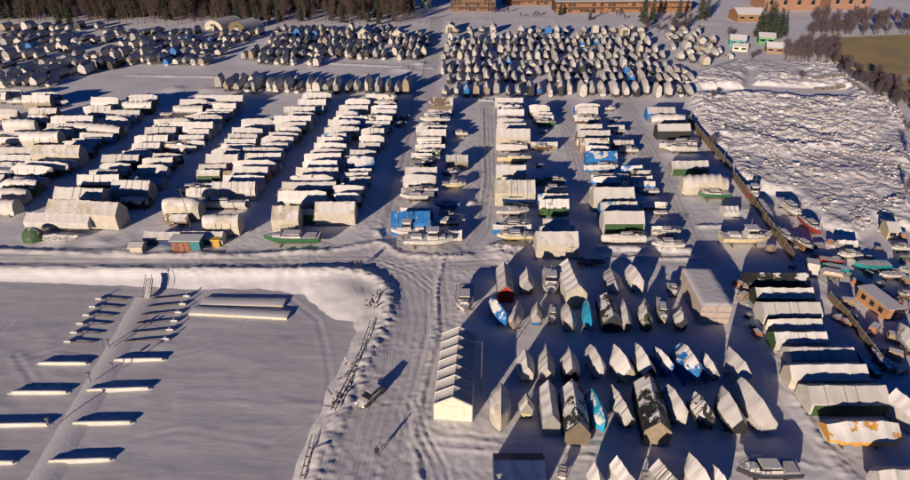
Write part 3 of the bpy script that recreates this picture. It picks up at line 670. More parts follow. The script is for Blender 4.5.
file_x(['494 545 460 t navy cov=-.3 h=3.0 w=4.2 skirt=green zs=.3 look=dark_long_tent_with_green_side', '737 800 468 b hull=dark w=4.4 look=long_white-decked_boat_with_dark_hull'], 'boats lying crosswise at the near edge', 'crosswise at the photo edge', 36, maxw=4.6)
file_x(['828 900 421 r orange cov=.5 h=3.6 w=4.4 zs=1.3 hull=white near=taper bow=round look=large_white_boat_draped_in_orange_tarp'], 'boats lying crosswise at the near edge', 'below the green-sided tent', 37, maxw=5)
file_y(['896 388 918 428 22 t h=4.2 white cov=.9 look=grey-roofed_boat_tent_cut_by_the_photo_edge', '884 354 900 372 9 s hull=grey look=narrow_snowy_punt'], GJ, '{} beyond the curving track', 38)
file_x(['880 925 470 r h=3.6 w=4 look=snowy_tarp_in_the_corner_of_the_photo'], GJ, 'at the corner', 39, maxw=4)
# boats near the rubble heap and in the junk yard
file_y(['780 198 800 218 14 b hull=white rev=yes look=white_motorboat_against_the_rubble_heap', '802 216 820 236 13 b hull=red rev=yes look=red-striped_long_boat_against_the_rubble_heap', '748 185 756 202 12 w hull=red rev=yes look=red-sterned_boat_just_beyond_the_fence',
        '760 200 772 222 7 s hull=navy rev=yes look=narrow_navy_boat_beyond_the_fence', '776 226 792 246 10 b hull=dark rev=yes look=dark_open_workboat', '795 236 812 252 11 b hull=brown rev=yes look=small_boat_with_an_orange_seat', '858 350 878 378 9 s hull=dark look=narrow_black_barge',
        '872 346 890 372 8 s hull=navy look=second_narrow_black_barge', '901 320 915 352 12 r grey look=grey-covered_boat_at_the_photo_edge'], GJ, '{} of those past the fence', 40)
file_x(['838 862 252 b hull=white', '838 858 240 t h=2.4', '855 890 263 s hull=teal w=3.4 look=large_open_teal_barge', '823 850 262 s hull=teal w=2.6 tilt=5 look=teal_boat_lying_beside_the_truck', '820 846 256 s hull=red tilt=4 w=2 look=dark_red_boat_behind_the_teal_one',
        '872 886 283 b hull=brown w=2.6', '880 905 272 s hull=white', '895 912 268 b hull=white', '890 904 298 b hull=red', '897 915 292 b hull=brown', '900 914 254 s green hull=green', '893 912 245 b hull=white', '896 910 308 s hull=white', '880 892 290 s hull=white'],
       GJ, 'in the crowded corner behind the timber hut', 41, maxw=2.6)
# green canvas hanging off the left end of the front tent, and the pointed boat lying before it
tent = next(o for o in COL.objects if o.get('label', '').startswith('long tarped boat with round green'))
mb = MB(); c = P(33, 241) - tent.location; secs = []
for i in range(11):
    t = i / 10; y = -2.9 + 2.9 * t; rr = 2.5 * math.sin(math.pi * min(1, .12 + t * .55)) + rnd.uniform(-.06, .06)
    secs.append([(c.x + rr * math.cos(math.pi * j / 10), c.y + 1.6 + y, .1 + 1.15 * rr * math.sin(math.pi * j / 10) + rnd.uniform(-.04, .04)) for j in range(11)])
mb.loft(secs); gc = mb.build('green_canvas', tarp('green', .15), tent, 50); gc.rotation_euler.z = -tent.rotation_euler.z
gq = random.Random(5)
_d = {'s': 'r', 'c': 'white', 'cov': .98, 'h': 1.6, 'bow': 'point', 'near': 'taper', 'hull': 'white', 'zs': .8}
_a = P(43, 238, .8); _b = P(79, 237, .8)
make_boat((_a + _b) / 2 * 1.0 - Vector((0, 0, .8)), (_b - _a).length, 2.3, 0.0, _d, 'small pointed white boat in front of the green canvas tent', GA, gq)
print('BOATS', boat_count[0])
# ---------------------------------------------------------------- far rows: several hundred boats beyond the nearest ones, one object
g = random.Random(99); far = MB(); far_keys = ['white', 'grey', 'cream', 'tan', 'dark', 'blue', 'brown', 'green']
far_m = [tarp('white', .95), tarp('grey', .93), tarp('cream', .8), tarp('tan', .7), tarp('dark', .7), tarp('blue', .55), plain('dark_hull_sides', (.035, .035, .045)), plain('pale_hull_sides', (.5, .48, .45))]
def far_boat(c, L, W, h, ang):
    T = Matrix.Translation((c.x, c.y, 0)) @ Matrix.Rotation(ang, 4, 'Z')
    m = g.choices(range(6), (7, 7, 3, 2, 3.5, .9))[0]; st = g.random(); he = h * .62; secs = []; n = 7; lean = g.uniform(-.2, .2)
    for i in range(n + 1):
        t = i / n; x = -L / 2 + L * t; wf = max(.12, 1 - max(0, (t - .6) / .4) ** 1.8) if st < .7 else 1
        wf *= (.55 + .45 * min(1, t * 5)) if st > .3 else 1
        hR = h * (1 - .25 * max(0, (t - .6) / .4) ** 2) * (1 - (.22 * (1 - min(1, t * 5)) if st > .3 else 0)) + g.uniform(-.12, .12); w2 = W / 2 * wf
        if st > .2: pr = [(-1, 1.45), (-1.02, he), (-.6, he + (hR - he) * .5), (lean, hR), (.6, he + (hR - he) * .5), (1.02, he), (1, 1.45)]
        else: pr = [(-1, .9), (-.98, he), (-.72, he + (hR - he) * .65), (0, hR), (.72, he + (hR - he) * .65), (.98, he), (1, .9)]
        secs.append([tuple(T @ Vector((x, a * w2, b + g.uniform(-.05, .05)))) for a, b in pr])
    far.loft(secs, m=m)
    hs = []
    for i in range(4):
        t = i / 3; x = (-L / 2 + L * t) * .94; w2 = W / 2 * (1 if t < .6 else .35) * .86
        hs.append([tuple(T @ Vector(p)) for p in ((x, -w2, 1.3), (x, -w2 * .8, .6), (x, 0, .25), (x, w2 * .8, .6), (x, w2, 1.3))])
    far.loft(hs, m=g.choice((6, 6, 7)))
    for sx in (-.3, .25):
        for sy in (-.4, .4):
            q = [T @ Vector((L * sx + a, W * sy + b, z)) for z in (0, 1.2) for a, b in ((-.08, -.08), (.08, -.08), (.08, .08), (-.08, .08))]
            far.loft([q[:4], q[4:]], closed=True, m=6)
    return 1
clear = [[(60, 92), (75, 78), (130, 73), (218, 75), (214, 92)], [(303, 80), (325, 59), (436, 67), (425, 76)], [(212, 66), (222, 55), (262, 36), (285, 36), (246, 56), (236, 72)], [(408, 100), (424, 60), (432, 26), (446, 26), (440, 60), (436, 100)],
         [(0, 72), (60, 56), (118, 46), (118, 50), (60, 61), (0, 78)], [(60, 41), (118, 28), (122, 31), (66, 46)], [(500, 20), (513, 20), (513, 34), (500, 34)], [(395, 28), (432, 25), (430, 38), (395, 40)], [(276, 74), (304, 62), (306, 72), (284, 80)]]
def in_clear(px, py):
    for poly in clear:
        r = False
        for i in range(len(poly)):
            (ax, ay), (bx, by) = poly[i], poly[(i + 1) % len(poly)]
            if (ay > py) != (by > py) and px < (bx - ax) * (py - ay) / (by - ay) + ax: r = not r
        if r: return True
    return False
nfar = 0
def far_row(x0, y0, x1, y1, L=9.0, sp=3.45, az=0.0, hh=3.8):
    global nfar
    a = P(x0, y0); b = P(x1, y1); n = int((b - a).length / sp)
    for i in range(n):
        t = (i + .5) / n; c = a.lerp(b, t) + Vector((g.uniform(-.45, .45), g.uniform(-1.9, 1.9), 0))
        if g.random() < .06: continue
        l = L * g.uniform(.72, 1.1); c2 = c + Vector((0, l / 2, 0))
        px = x0 + (x1 - x0) * t; py = y0 + (y1 - y0) * t
        if in_clear(px, py): continue
        far_boat(c2, l * 1.02, sp * g.uniform(.52, .78), hh * 1.05 * g.uniform(.6, 1.25), R(90 + az + g.uniform(-4, 4))); nfar += 1
# near ends of the rows (ground), behind the measured files
for r in [(440, 97, 576, 97, 9.5, 3.7, 0, 4.4), (576, 98, 697, 98, 9.5, 3.7, 0, 4.4), (436, 85, 520, 84), (520, 84, 700, 85, 9.5), (438, 76, 690, 77, 8.5), (438, 69, 670, 71, 9), (440, 60, 668, 62, 8.5), (443, 54, 660, 55.5, 8.5), (446, 47, 652, 48, 8.5), (448, 41.5, 646, 42, 8), (450, 34, 500, 34, 8, 5.5), (516, 34, 646, 35, 8, 4.6)]:
    far_row(*r)
for r in [(222, 93, 412, 95, 10.5, 3.7, 0, 4.9), (214, 88, 300, 87, 9, 3.8, 0, 4), (250, 57, 428, 58, 8.5), (262, 42.5, 430, 43, 8), (255, 66, 428, 68, 8.5), (240, 60, 428, 60.5, 8.5, 3.6), (262, 52, 430, 53, 9), (266, 46.5, 430, 47, 8), (285, 37.5, 430, 39, 8.5, 4.2), (272, 33, 400, 34, 8, 3.9)]:
    far_row(*r)
for r in [(128, 75, 214, 77, 10, 4.2, -3, 4), (-25, 84, 60, 82, 9, 3.6, -2), (-25, 90, 52, 88, 9, 3.6, -2), (0, 76, 118, 77, 10, 4.2, -2), (-20, 70, 118, 70, 9, 4, -2), (118, 66, 226, 66, 9, 3.8, -3), (-20, 62, 120, 60, 9, 4.2, -2), (120, 58, 240, 57, 9, 3.8, -3), (-15, 54, 120, 53, 10, 4.4, -2),
          (120, 50, 255, 50, 9, 3.9, -3), (-10, 47, 110, 44, 11, 5, -2), (120, 43.5, 262, 43.5, 9, 3.9, -2), (-5, 40, 120, 37, 10, 4.8, -2, 3.6), (125, 37, 200, 36.5, 9, 4.2, -2), (0, 33, 100, 31, 9, 4.6, -2), (210, 38, 262, 37.5, 9, 4.2, -6)]:
    far_row(*r)
for r in [(668, 33, 705, 36, 8, 5), (700, 52, 735, 60, 8, 4.5), (668, 50, 705, 53, 8, 4.5), (676, 62, 712, 68, 8, 4.5), (664, 40, 700, 41, 7, 4.5),  (672, 44, 722, 46, 8, 5.5), (682, 56, 724, 60, 8, 4.6)]:
    far_row(*r)
fo = far.build('distant_boats', far_m); fo.data.shade_smooth(); fo.data.set_sharp_from_angle(angle=R(35))
tag(fo, 'hundreds of snow-covered boats packed in the far storage rows', 'boats', kind='stuff')
print('FAR', nfar)

# ---------------------------------------------------------------- ribbed store tent
def frame(px, py, qx, qy):
    a = P(px, py); b = P(qx, qy); return a, b, (b - a).length, math.atan2(b.y - a.y, b.x - a.x)
a, b, L, an = frame(453, 421, 459, 349)
root = empty('ribbed_store_tent', ((a.x + b.x) / 2, (a.y + b.y) / 2, 0), an); tag(root, 'ribbed cream fabric tent with snow sagging between its hoops', 'storage tent')
W = 38 * depth_at(a) / F; hE, hR_ = 3.1, 4.6; gg = random.Random(3)
mb = MB(); secs = []; n = 56; bays = 7
for i in range(n + 1):
    t = i / n; x = -L / 2 + L * t; ph = (t * bays) % 1.0; s_ = 0 if i in (0, n) else .33 * math.sin(math.pi * ph) ** .8
    sec = [(x, -W / 2, 0), (x, -W / 2 + s_ * .25, hE * .55), (x, -W / 2 + s_ * .3, hE - s_ * .4)]
    for q in (.75, .5, .25, 0, -.25, -.5, -.75): sec.append((x, -W / 2 * q, hE + (hR_ - hE) * (1 - abs(q)) - s_ * (1.0 if abs(q) > .1 else .75)))
    sec += [(x, W / 2 - s_ * .3, hE - s_ * .4), (x, W / 2 - s_ * .25, hE * .55), (x, W / 2, 0)]; secs.append(sec)
mb.loft(secs); mb.build('fabric_skin', tarp('white', .9), root, 40)
mb = MB()
pp = [(-W / 2 + .05, .02), (-W / 2 + .05, hE - .05), (0, hR_ - .06), (W / 2 - .05, hE - .05), (W / 2 - .05, .02)]
mb.loft([[(-L / 2 - .08, y, z) for y, z in pp], [(-L / 2 - .03, y, z) for y, z in pp]], closed=True)
e = mb.build('end_wall', plain('bright_cream_fabric', (.60, .58, .47)), root)
mb = MB(); mb.box(-L / 2 - .13, -L / 2 - .085, -1.6, 1.6, .02, 2.9); mb.build('door_flap', plain('bright_cream_fabric', (.60, .58, .47)), e)
for i in range(bays + 1):
    x = -L / 2 + L * i / bays; mb = MB(); pr = [(-W / 2, 0), (-W / 2, hE), (0, hR_), (W / 2, hE), (W / 2, 0)]
    for p, q in zip(pr, pr[1:]): mb.tube((x, p[0] * 1.003, p[1] + .03), (x, q[0] * 1.003, q[1] + .03), .07, k=5)
    mb.build('hoop', tarp('white', .95), root)

# ---------------------------------------------------------------- stack of timber packs with snowy top
bl = P(699, 325); br = P(729, 325); tl = P(682, 277)
Wd = (br - bl).length; top = 3.9
far_c = P(699, 268, top); Lg = (P(706, 308, top) - P(688, 270, top)).length
root = empty('timber_stack', (P(714, 324).x - .2, P(714, 324).y + Lg / 2, 0), 0); tag(root, 'tall block of stacked timber packs with a level snow top', 'timber stack')
gg = random.Random(5)
for lv in range(3):
    for cx in range(2):
        mb = MB(); z0 = lv * 1.27
        for pl in range(7): 
            zz = z0 + .12 + pl * .153; j = gg.uniform(-.06, .06)
            x0 = -Wd / 2 + cx * Wd / 2 + .03; x1 = x0 + Wd / 2 - .06
            mb.box(x0 + gg.uniform(0, .05), x1 - gg.uniform(0, .05), -Lg / 2 + j, Lg / 2 + j * .5, zz, zz + .135)
        for bb in range(6): mb.box(x0 + .04, x1 - .04, -Lg / 2 + .3 + bb * Lg / 5.6, -Lg / 2 + .42 + bb * Lg / 5.6, z0 + .002, z0 + .118)
        mb.build('timber_pack', snowy('sawn_boards_grey', (.40, .34, .28), .55, .85, .8), root)
mb = MB(); nn = 14; s2 = []
for i in range(nn + 1):
    x = -Wd / 2 - .1 + (Wd + .2) * i / nn; edge = min(i, nn - i)
    s2.append([(x, -Lg / 2 - .1 + (Lg + .2) * j / 30, 3.86 + .22 * min(1, edge / 1.5, min(j, 30 - j) / 1.5) + gg.uniform(-.03, .03)) for j in range(31)])
mb.loft(s2, caps=(False, False)); mb.build('snow_cap', snowy('fresh_snow', (.7, .7, .72), -1, -.5, .8), root, 60)

# ---------------------------------------------------------------- gable hall helper (sheds, huts, far buildings)
def shed(name, cat, label, a, b, D, he, hr, wall, roof, flat=False, parts=None, wins=0, group=None):
    """a,b: near wall corners on the ground; D depth away; ridge parallel to the near wall"""
    L = (b - a).length; an = math.atan2(b.y - a.y, b.x - a.x)
    nrm = Vector((-math.sin(an), math.cos(an), 0)); c = (a + b) / 2 + nrm * D / 2
    root = empty(name, (c.x, c.y, 0), an); tag(root, label, cat, group)
    mb = MB(); x = L / 2; y = D / 2
    if flat: pr = [(-y, 0), (-y, he), (y, he + .1), (y, 0)]
    else: pr = [(-y, 0), (-y, he), (0, hr), (y, he), (y, 0)]
    mb.loft([[(-x, p, q) for p, q in pr], [(x, p, q) for p, q in pr]]); wl = mb.build('wall', wall, root)
    mb = MB()
    top_ = [(-y - .35, he - .12), (0, hr + .05), (y + .35, he - .12)] if not flat else [(-y - .2, he + .03), (0, he + .08), (y + .2, he + .13)]
    sec = [(p, q + .02) for p, q in top_] + [(p, q + .30) for p, q in reversed(top_)]
    mb.loft([[(-x - .3, p, q) for p, q in sec], [(x + .3, p, q) for p, q in sec]], closed=True); mb.build('roof', roof, root)
    for i in range(wins):
        wx = -x + L * (i + .5) / wins; ww = min(1.1, L / wins * .3)
        mb = MB(); mb.box(wx - ww, wx + ww, -y - .06, -y + .02, he * .4, he * .78); wn = mb.build('window', M_glass, root)
        mb = MB(); mb.box(wx - ww - .1, wx + ww + .1, -y - .09, -y - .062, he * .36, he * .4); mb.box(wx - ww - .1, wx + ww + .1, -y - .09, -y - .062, he * .78, he * .82); mb.build('frame', M_white, wn)
    return root, L
RS = snowy('snowed_roof_sheet', (.30, .30, .30), .3, .55, .6)
r, L = shed('painted_shed', 'shed', 'small orange and turquoise shed with a grey snowy roof beside the road', P(173, 252), P(201, 252), 2.4, 2.5, 2.9, plain('turquoise_boards', (.03, .17, .20), .7), RS, flat=True)
mb = MB()
for i in range(3): mb.box(-L / 2 + .1 + i * L * .22, -L / 2 + .1 + (i + .92) * L * .22, -1.31, -1.22, .15, 2.3)
mb.build('orange_panel', plain('faded_orange_boards', (.22, .09, .05), .7, var=.5), r)
r, L = shed('yellow_crate', 'crate', 'small yellow box standing beside the painted shed', P(213, 247), P(220, 247), 1.1, 1.5, 1.6, plain('yellow_boards', (.42, .27, .03)), plain('yellow_lid', (.5, .32, .05)), flat=True)
r, L = shed('canvas_booth', 'booth', 'small cream canvas booth half buried in the roadside snow', P(131, 254), P(143, 254), 2.2, 1.5, 2.0, tarp('cream', .3), tarp('cream', .9))
# timber hut
a = P(885, 325); b = P(898, 318)
root_c = P(889, 316); an = R(0)
hb = MB(); r = empty('timber_hut', (P(889, 322).x, P(889, 322).y + 4.0, 0), R(12)); r.scale = (.8, .72, .85); tag(r, 'orange timber hut with a grey flat roof and open side deck', 'hut')
hb.box(-1.7, 1.7, -5, 5, 0, 2.9); hb.build('wall', snowy('larch_boards', (.36, .19, .09), .8, .95, .7), r)
hb = MB(); hb.box(-2.0, 2.0, -5.3, 5.3, 2.903, 3.15); hb.build('roof', snowy('hut_roof_felt', (.3, .3, .3), .2, .5, .6), r)
for yy in (-3.4, -.6, 2.2):
    hb = MB(); hb.box(-1.76, -1.69, yy, yy + 1.3, 1.0, 2.1); hb.build('window', M_glass, r)
hb = MB(); hb.box(-.5, .6, -5.08, -4.99, .05, 2.1); hb.build('door', plain('dark_door', (.05, .04, .035)), r)
hb = MB(); hb.box(2.05, 5.2, -4.8, 4.8, .3, .45); hb.build('deck', M_wood, r)
hb = MB()
for yy in (-4.7, -1.6, 1.6, 4.7): hb.box(5.05, 5.2, yy - .07, yy + .07, .452, 1.6)
hb.box(5.06, 5.19, -4.8, 4.8, 1.602, 1.75); hb.box(2.1, 5.04, 4.66, 4.8, 1.602, 1.75); hb.build('railing', snowy('larch_rail', (.40, .18, .07)), r)
r, L = shed('wooden_hut', 'hut', 'small pale wooden hut with a snowy slanted roof at the rubble foot', P(886, 239), P(896, 240), 4.5, 2.2, 2.9, snowy('pale_boards', (.42, .36, .22), .8, .95), RS, wins=1)
# far green-roofed sheds etc.
GRN = snowy('green_roof_sheet', (.04, .18, .08), .55, .9, .5, .5); TQ = snowy('turquoise_roof_sheet', (.03, .30, .30), .7, .98, .5, .5)
r, L = shed('turquoise_shed', 'shed', 'small shed with a turquoise wall beside the yard entrance', P(729, 46), P(745, 47), 8, 3.0, 4.6, plain('turquoise_wall', (.03, .30, .30)), RS, wins=2)
r, L = shed('white_shed', 'shed', 'low white-roofed shed directly in front of the turquoise one', P(732, 51), P(747, 52), 5, 2.2, 3.0, plain('cream_wall', (.55, .5, .4)), RS, wins=2)
r, L = shed('green_shed', 'shed', 'green-walled shed below the dark conifers', P(758, 44), P(774, 45), 9, 3.2, 4.6, plain('green_wall', (.05, .25, .07)), RS, wins=2)
r, L = shed('cabin', 'cabin', 'pale-roofed cabin with brown gable below the green shed', P(766, 53), P(783, 54), 7, 2.6, 4.2, plain('brown_wall', (.25, .16, .08)), RS, wins=2)
r, L = shed('brown_barn', 'barn', 'long brown barn with snowy roof left of the conifers', P(737, 22), P(764, 22), 14, 4.0, 6.5, plain('brown_boards', (.22, .12, .05)), RS, wins=3)
OB = plain('orange_brick', (.42, .15, .06), .8, var=.2)
def brick(name, c1, c2, sc):
    k = N(name); tc = k.n('TexCoord').outputs['Object']; b2 = k.n('TexBrick'); b2.inputs['Scale'].default_value = sc; b2.inputs['Color1'].default_value = (*c1, 1); b2.inputs['Color2'].default_value = (*c2, 1)
    b2.inputs['Mortar'].default_value = (.3, .26, .2, 1); mp = k.n('Mapping'); mp.inputs['Rotation'].default_value = (R(90), 0, 0); k.l(tc, mp.inputs[0]); k.l(mp.outputs[0], b2.inputs['Vector'])
    k.l(b2.outputs[0], k.b.inputs['Base Color']); k.b.inputs['Roughness'].default_value = .85; return k.m
r, L = shed('brick_building', 'building', 'big orange brick building behind the conifers', P(763, 10.5), P(818, 10.5), 20, 8, 9, brick('orange_brickwork', (.27, .12, .075), (.22, .10, .06), .8), RS, flat=True, wins=4)
r, L = shed('brick_building', 'building', 'smaller orange brick building right of the snowy access lane', P(829, 9.5), P(868, 9.5), 20, 8, 9, brick('orange_brickwork_dark', (.26, .12, .075), (.22, .10, .06), .8), RS, flat=True, wins=3)
def rackhouse(label, ax, ay, bx, by, D, H_, fl, bays, c1):
    a, b = P(ax, ay), P(bx, by); L = (b - a).length; an = math.atan2(b.y - a.y, b.x - a.x); nrm = Vector((-math.sin(an), math.cos(an), 0)); c = (a + b) / 2 + nrm * D / 2
    r = empty('timber_warehouse', (c.x, c.y, 0), an); tag(r, label, 'warehouse')
    mb = MB(); mb.box(-L / 2, L / 2, -D / 2 + 1.0, D / 2, 0, H_); mb.build('wall', plain('deep_brown_cladding', (.06, .035, .025)), r)
    mb = MB(); mb.box(-L / 2 - .6, L / 2 + .6, -D / 2 - .5, D / 2 + .5, H_ + .002, H_ + .6); mb.build('roof', RS, r)
    for f in range(fl):
        z = H_ * f / fl; mb = MB(); mb.box(-L / 2, L / 2, -D / 2, -D / 2 + .99, z + .02, z + .25); mb.build('gallery_slab', snowy(c1[0] + '_slab', c1[1], .7, .95), r)
        mb = MB()
        for i in range(bays + 1):
            x = -L / 2 + L * i / bays; mb.box(x - .15, x + .15, -D / 2 + .05, -D / 2 + .35, z + .252, z + H_ / fl)
            if i < bays and rnd.random() < .75:
                ww = L / bays; mb.box(x + .25, x + ww - .25, -D / 2 + .3, -D / 2 + .95, z + .252, z + H_ / fl * rnd.uniform(.45, .85))
        mb.build('timber_bay', plain(c1[0], c1[1], .8, var=.35), r)
rackhouse('brown timber warehouse with open grid of bays beside the road end', 451, 11.5, 495, 11.5, 16, 11, 4, 12, ('brown_lumber', (.17, .10, .06)))
rackhouse('very long orange-brown warehouse behind the roadside trees', 556, 13, 690, 12, 16, 6.5, 2, 34, ('orange_lumber', (.24, .12, .06)))
rackhouse('orange-brown warehouse rising behind the very long one', 505, 5.5, 660, 4, 14, 9, 3, 40, ('orange_lumber_aged', (.22, .115, .06)))
r, L = shed('pale_green_building', 'building', 'pale green flat-roofed building at the far road end', P(420, 8), P(431, 8), 12, 9, 10, plain('pale_green_render', (.35, .42, .36)), RS, flat=True, wins=1)
# arched halls in the far field
def arch_hall(label, px, py, W, L, az, face):
    c = P(px, py); r = empty('arched_hall', (c.x, c.y, 0), R(90 + az)); tag(r, label, 'tent hall'); mb = MB(); secs = []
    for i in range(15):
        x = L * i / 14; s_ = .12 * abs(math.sin(math.pi * i / 2)); secs.append([(x, -W / 2 * math.cos(math.pi * j / 12), (W * .42 - s_) * math.sin(math.pi * j / 12) ** .8) for j in range(13)])
    mb.loft(secs, caps=(False, True)); mb.build('fabric_roof', tarp('grey', .97), r, 40)
    mb = MB(); pts = [(-W / 2 * math.cos(math.pi * j / 12), W * .42 * math.sin(math.pi * j / 12) ** .8) for j in range(13)]
    mb.loft([[(-.1, y * .99, z * .99) for y, z in pts], [(.05, y * .99, z * .99) for y, z in pts]]); e = mb.build('end_wall', face, r)
    mb = MB(); mb.box(-.18, -.105, -W * .14, W * .14, W * .17, W * .26); mb.build('sign_panel', plain('dark_panel', (.05, .05, .05)), e)
    mb = MB(); mb.box(-.2, -.106, -W * .12, W * .12, .05, W * .15); mb.build('door', plain('grey_door', (.3, .3, .28)), e)
arch_hall('large arched tent hall with a cream front wall', 214, 30.5, 12.5, 17, -20, tarp('cream', .1))
arch_hall('arched tent hall with a dark open front', 237, 31, 11.5, 15, -22, plain('olive_shade_cloth', (.12, .10, .05)))
for i, (px, py, w_) in enumerate([(398, 41.5, 6.0), (364, 40, 6.2), (450, 33, 4.6), (625, 36, 4.6)]):
    a = P(px - 4, py); b = P(px + 4, py); c = (a + b) / 2; r = empty('boat_tent', (c.x, c.y + 5, 0), R(90))
    tag(r, ['peaked grey-roofed tent closest to the far road junction', 'peaked tent between small boats in the upper field', 'narrow white tent opening the last far row', 'white square tent closing the last far row'][i], 'boat tent')
    m = cover_mesh(9, w_, 3.4, 5.4 if w_ > 5 else 4.4, .1, 't', random.Random(i), 'flat', 'flat', .02, .06, 4); m.build('tarp_cover', tarp('cream', .75), r, 38)
    mb = MB(); mb.box(-4.62, -4.53, -w_ * .3, w_ * .3, .1, 2.8); mb.build('door_flap', plain('dark_opening_cloth', (.1, .09, .06)), r)

# ---------------------------------------------------------------- dark fence of boards between yard and side track
def fence_run(pts, label, h=2.2, step=2.6):
    q = [P(a, b) for a, b in pts]; r = empty('board_fence', q[0]); tag(r, label, 'fence')
    seg = []
    for a, b in zip(q, q[1:]):
        n = max(1, round((b - a).length / step)); seg += [a.lerp(b, i / n) for i in range(n)]
    seg.append(q[-1]); o = q[0]; wd = snowy('dark_fence_boards', (.13, .10, .065), .6, .9, .7)
    for i, (a, b) in enumerate(zip(seg, seg[1:])):
        d = (b - a).normalized(); nn_ = Vector((-d.y, d.x, 0)) * .05; z0 = -.3; hh = h + rnd.uniform(-.06, .06)
        mb = MB(); a2 = a - o + d * .07; b2 = b - o - d * .07
        mb.loft([[a2 - nn_ + Vector((0, 0, z0)), a2 + nn_ + Vector((0, 0, z0)), a2 + nn_ + Vector((0, 0, hh)), a2 - nn_ + Vector((0, 0, hh))], [b2 - nn_ + Vector((0, 0, z0)), b2 + nn_ + Vector((0, 0, z0)), b2 + nn_ + Vector((0, 0, hh)), b2 - nn_ + Vector((0, 0, hh))]], closed=True)
        mb.build('board_panel', wd, r)
        mb = MB(); p = a - o; mb.box(p.x - .08, p.x + .08, p.y - .08, p.y + .08, -.3, h + .2); mb.build('post', M_wood, r)
fence_run([(688, 122), (699, 136), (716, 156), (730, 172)], 'dark board fence from the upper white track down to the masts')
fence_run([(732, 178), (748, 200), (764, 222), (792, 262)], 'dark board fence beside the cream work boat')
fence_run([(828, 300), (846, 320), (862, 342), (880, 366)], 'dark fence along the far ends of the side tents', 1.8)

# ---------------------------------------------------------------- masts and lamp posts
def pole(px, py, h, label, lamp=False, r_=.09, z=0, lean=(0, 0), name='lamp_post', cat='lamp post'):
    c = P(px, py, z); r = empty(name, c); tag(r, label, cat)
    mb = MB(); mb.tube((0, 0, -.3), (lean[0], lean[1], h), r_, r_ * .6, 8); p = mb.build('pole', M_metal, r, 40)
    if lamp:
        mb = MB(); mb.tube((0, 0, h - .1), (-.9, -.3, h + .25), .045, k=6); arm = mb.build('arm', M_metal, r)
        mb = MB(); mb.box(-1.35, -.8, -.42, -.2, h + .18, h + .32); mb.build('lamp_head', M_dark, arm)
    else:
        mb = MB(); mb.tube((-.5, 0, h * .62), (.5, 0, h * .62), .04, k=5); mb.build('crossbar', M_metal, r)
pole(481, 391, 9.5, 'tall thin lamp post right of the ribbed tent', True)
pole(524, 246, 10, 'tall mast beside the cream motorboat at the cross road', name='mast', cat='mast')
pole(193, 234, 11, 'tall leaning mast behind the painted shed', lean=(-.6, .2), name='mast', cat='mast')
pole(722, 167, 5.5, 'slim mast standing at the board fence', name='mast', cat='mast')
pole(764, 37, 14, 'flagpole in front of the dark conifers', name='flagpole', cat='flagpole')

# ---------------------------------------------------------------- floating docks frozen in the ice
DK = snowy('dock_snow', (.30, .27, .22), -.2, .25, .8)
def dock(px0, py0, px1, py1, w_, hgt, label, cat='dock', name='floating_dock', group=None):
    a = P(px0, py0, ICE_Z); b = P(px1, py1, ICE_Z); L = (b - a).length; an = math.atan2(b.y - a.y, b.x - a.x); c = (a + b) / 2
    r = empty(name, (c.x, c.y, ICE_Z), an); tag(r, label, cat, group)
    mb = MB(); mb.box(-L / 2, L / 2, -w_ / 2, w_ / 2, -.1, hgt); mb.build('float', snowy('pale_dock_fascia', (.62, .56, .44), .5, .9), r)
    mb = MB(); n = max(6, int(L)); s3 = []
    for i in range(n + 1):
        x = -L / 2 + L * i / n; e_ = 1 if 0 < i < n else .25
        s3.append([(x, -w_ / 2 - .02, hgt + .003), (x, -w_ * .42, hgt + .07 * e_ + rnd.uniform(0, .02)), (x, 0, hgt + .09 * e_ + rnd.uniform(-.01, .02)), (x, w_ * .42, hgt + .07 * e_ + rnd.uniform(0, .02)), (x, w_ / 2 + .02, hgt + .003)])
    mb.loft(s3); mb.build('snow_cap', M_SC, r, 60)
    if w_ < 1:
        mb = MB(); s3 = []; m_ = 22; ext = [rnd.uniform(.7, 1.9) for _ in range(m_ + 1)]
        for i in range(m_ + 1):
            t = i / m_; x = -L / 2 - .9 + (L + 1.8) * t; e_ = math.sin(math.pi * t) ** .45; ex = ext[i] * .6 + ext[max(0, i - 1)] * .4
            s3.append([(x, -w_ / 2 - .25 - .25 * ex * e_, -.12), (x, -w_ / 2 + .02, hgt * .30 * e_ - .02), (x, 0, hgt * .72 * e_ - .04), (x, w_ / 2 + .1, hgt * .55 * e_ - .04), (x, w_ / 2 + ex * e_, hgt * .22 * e_ - .04), (x, w_ / 2 + 2.2 * ex * e_, -.12)])
        mb.loft(s3); mb.build('snow_drift', M_SC, r, 70)
    return r
M_SC = snowy('fresh_snow', (.7, .7, .72), -1, -.5, .8)
dock(192, 311, 289, 316, 2.4, .4, 'long floating dock with pale edge, nearer of the two side by side')
dock(203, 302, 285, 303.5, 2.6, .35, 'long floating dock farther of the two side by side')
for i, (a0, y0, a1, y1, s) in enumerate([(40, 364, 87, 364, 'left'), (115, 361, 163, 360, 'right'), (13, 393, 67, 393, 'left'), (88, 391, 149, 389, 'right'), (-30, 426, 48, 425, 'left'), (74, 424, 131, 423, 'right'), (-60, 464, 14, 463, 'left'), (50, 462, 111, 460, 'right')]):
    dock(a0, y0, a1, y1, .42, .40, f"thick snow-capped dock finger, {ORD[4 - i // 2]} from the photo foot, {s} of the walkway", 'dock finger', 'dock_finger', 'thick dock fingers in the ice')
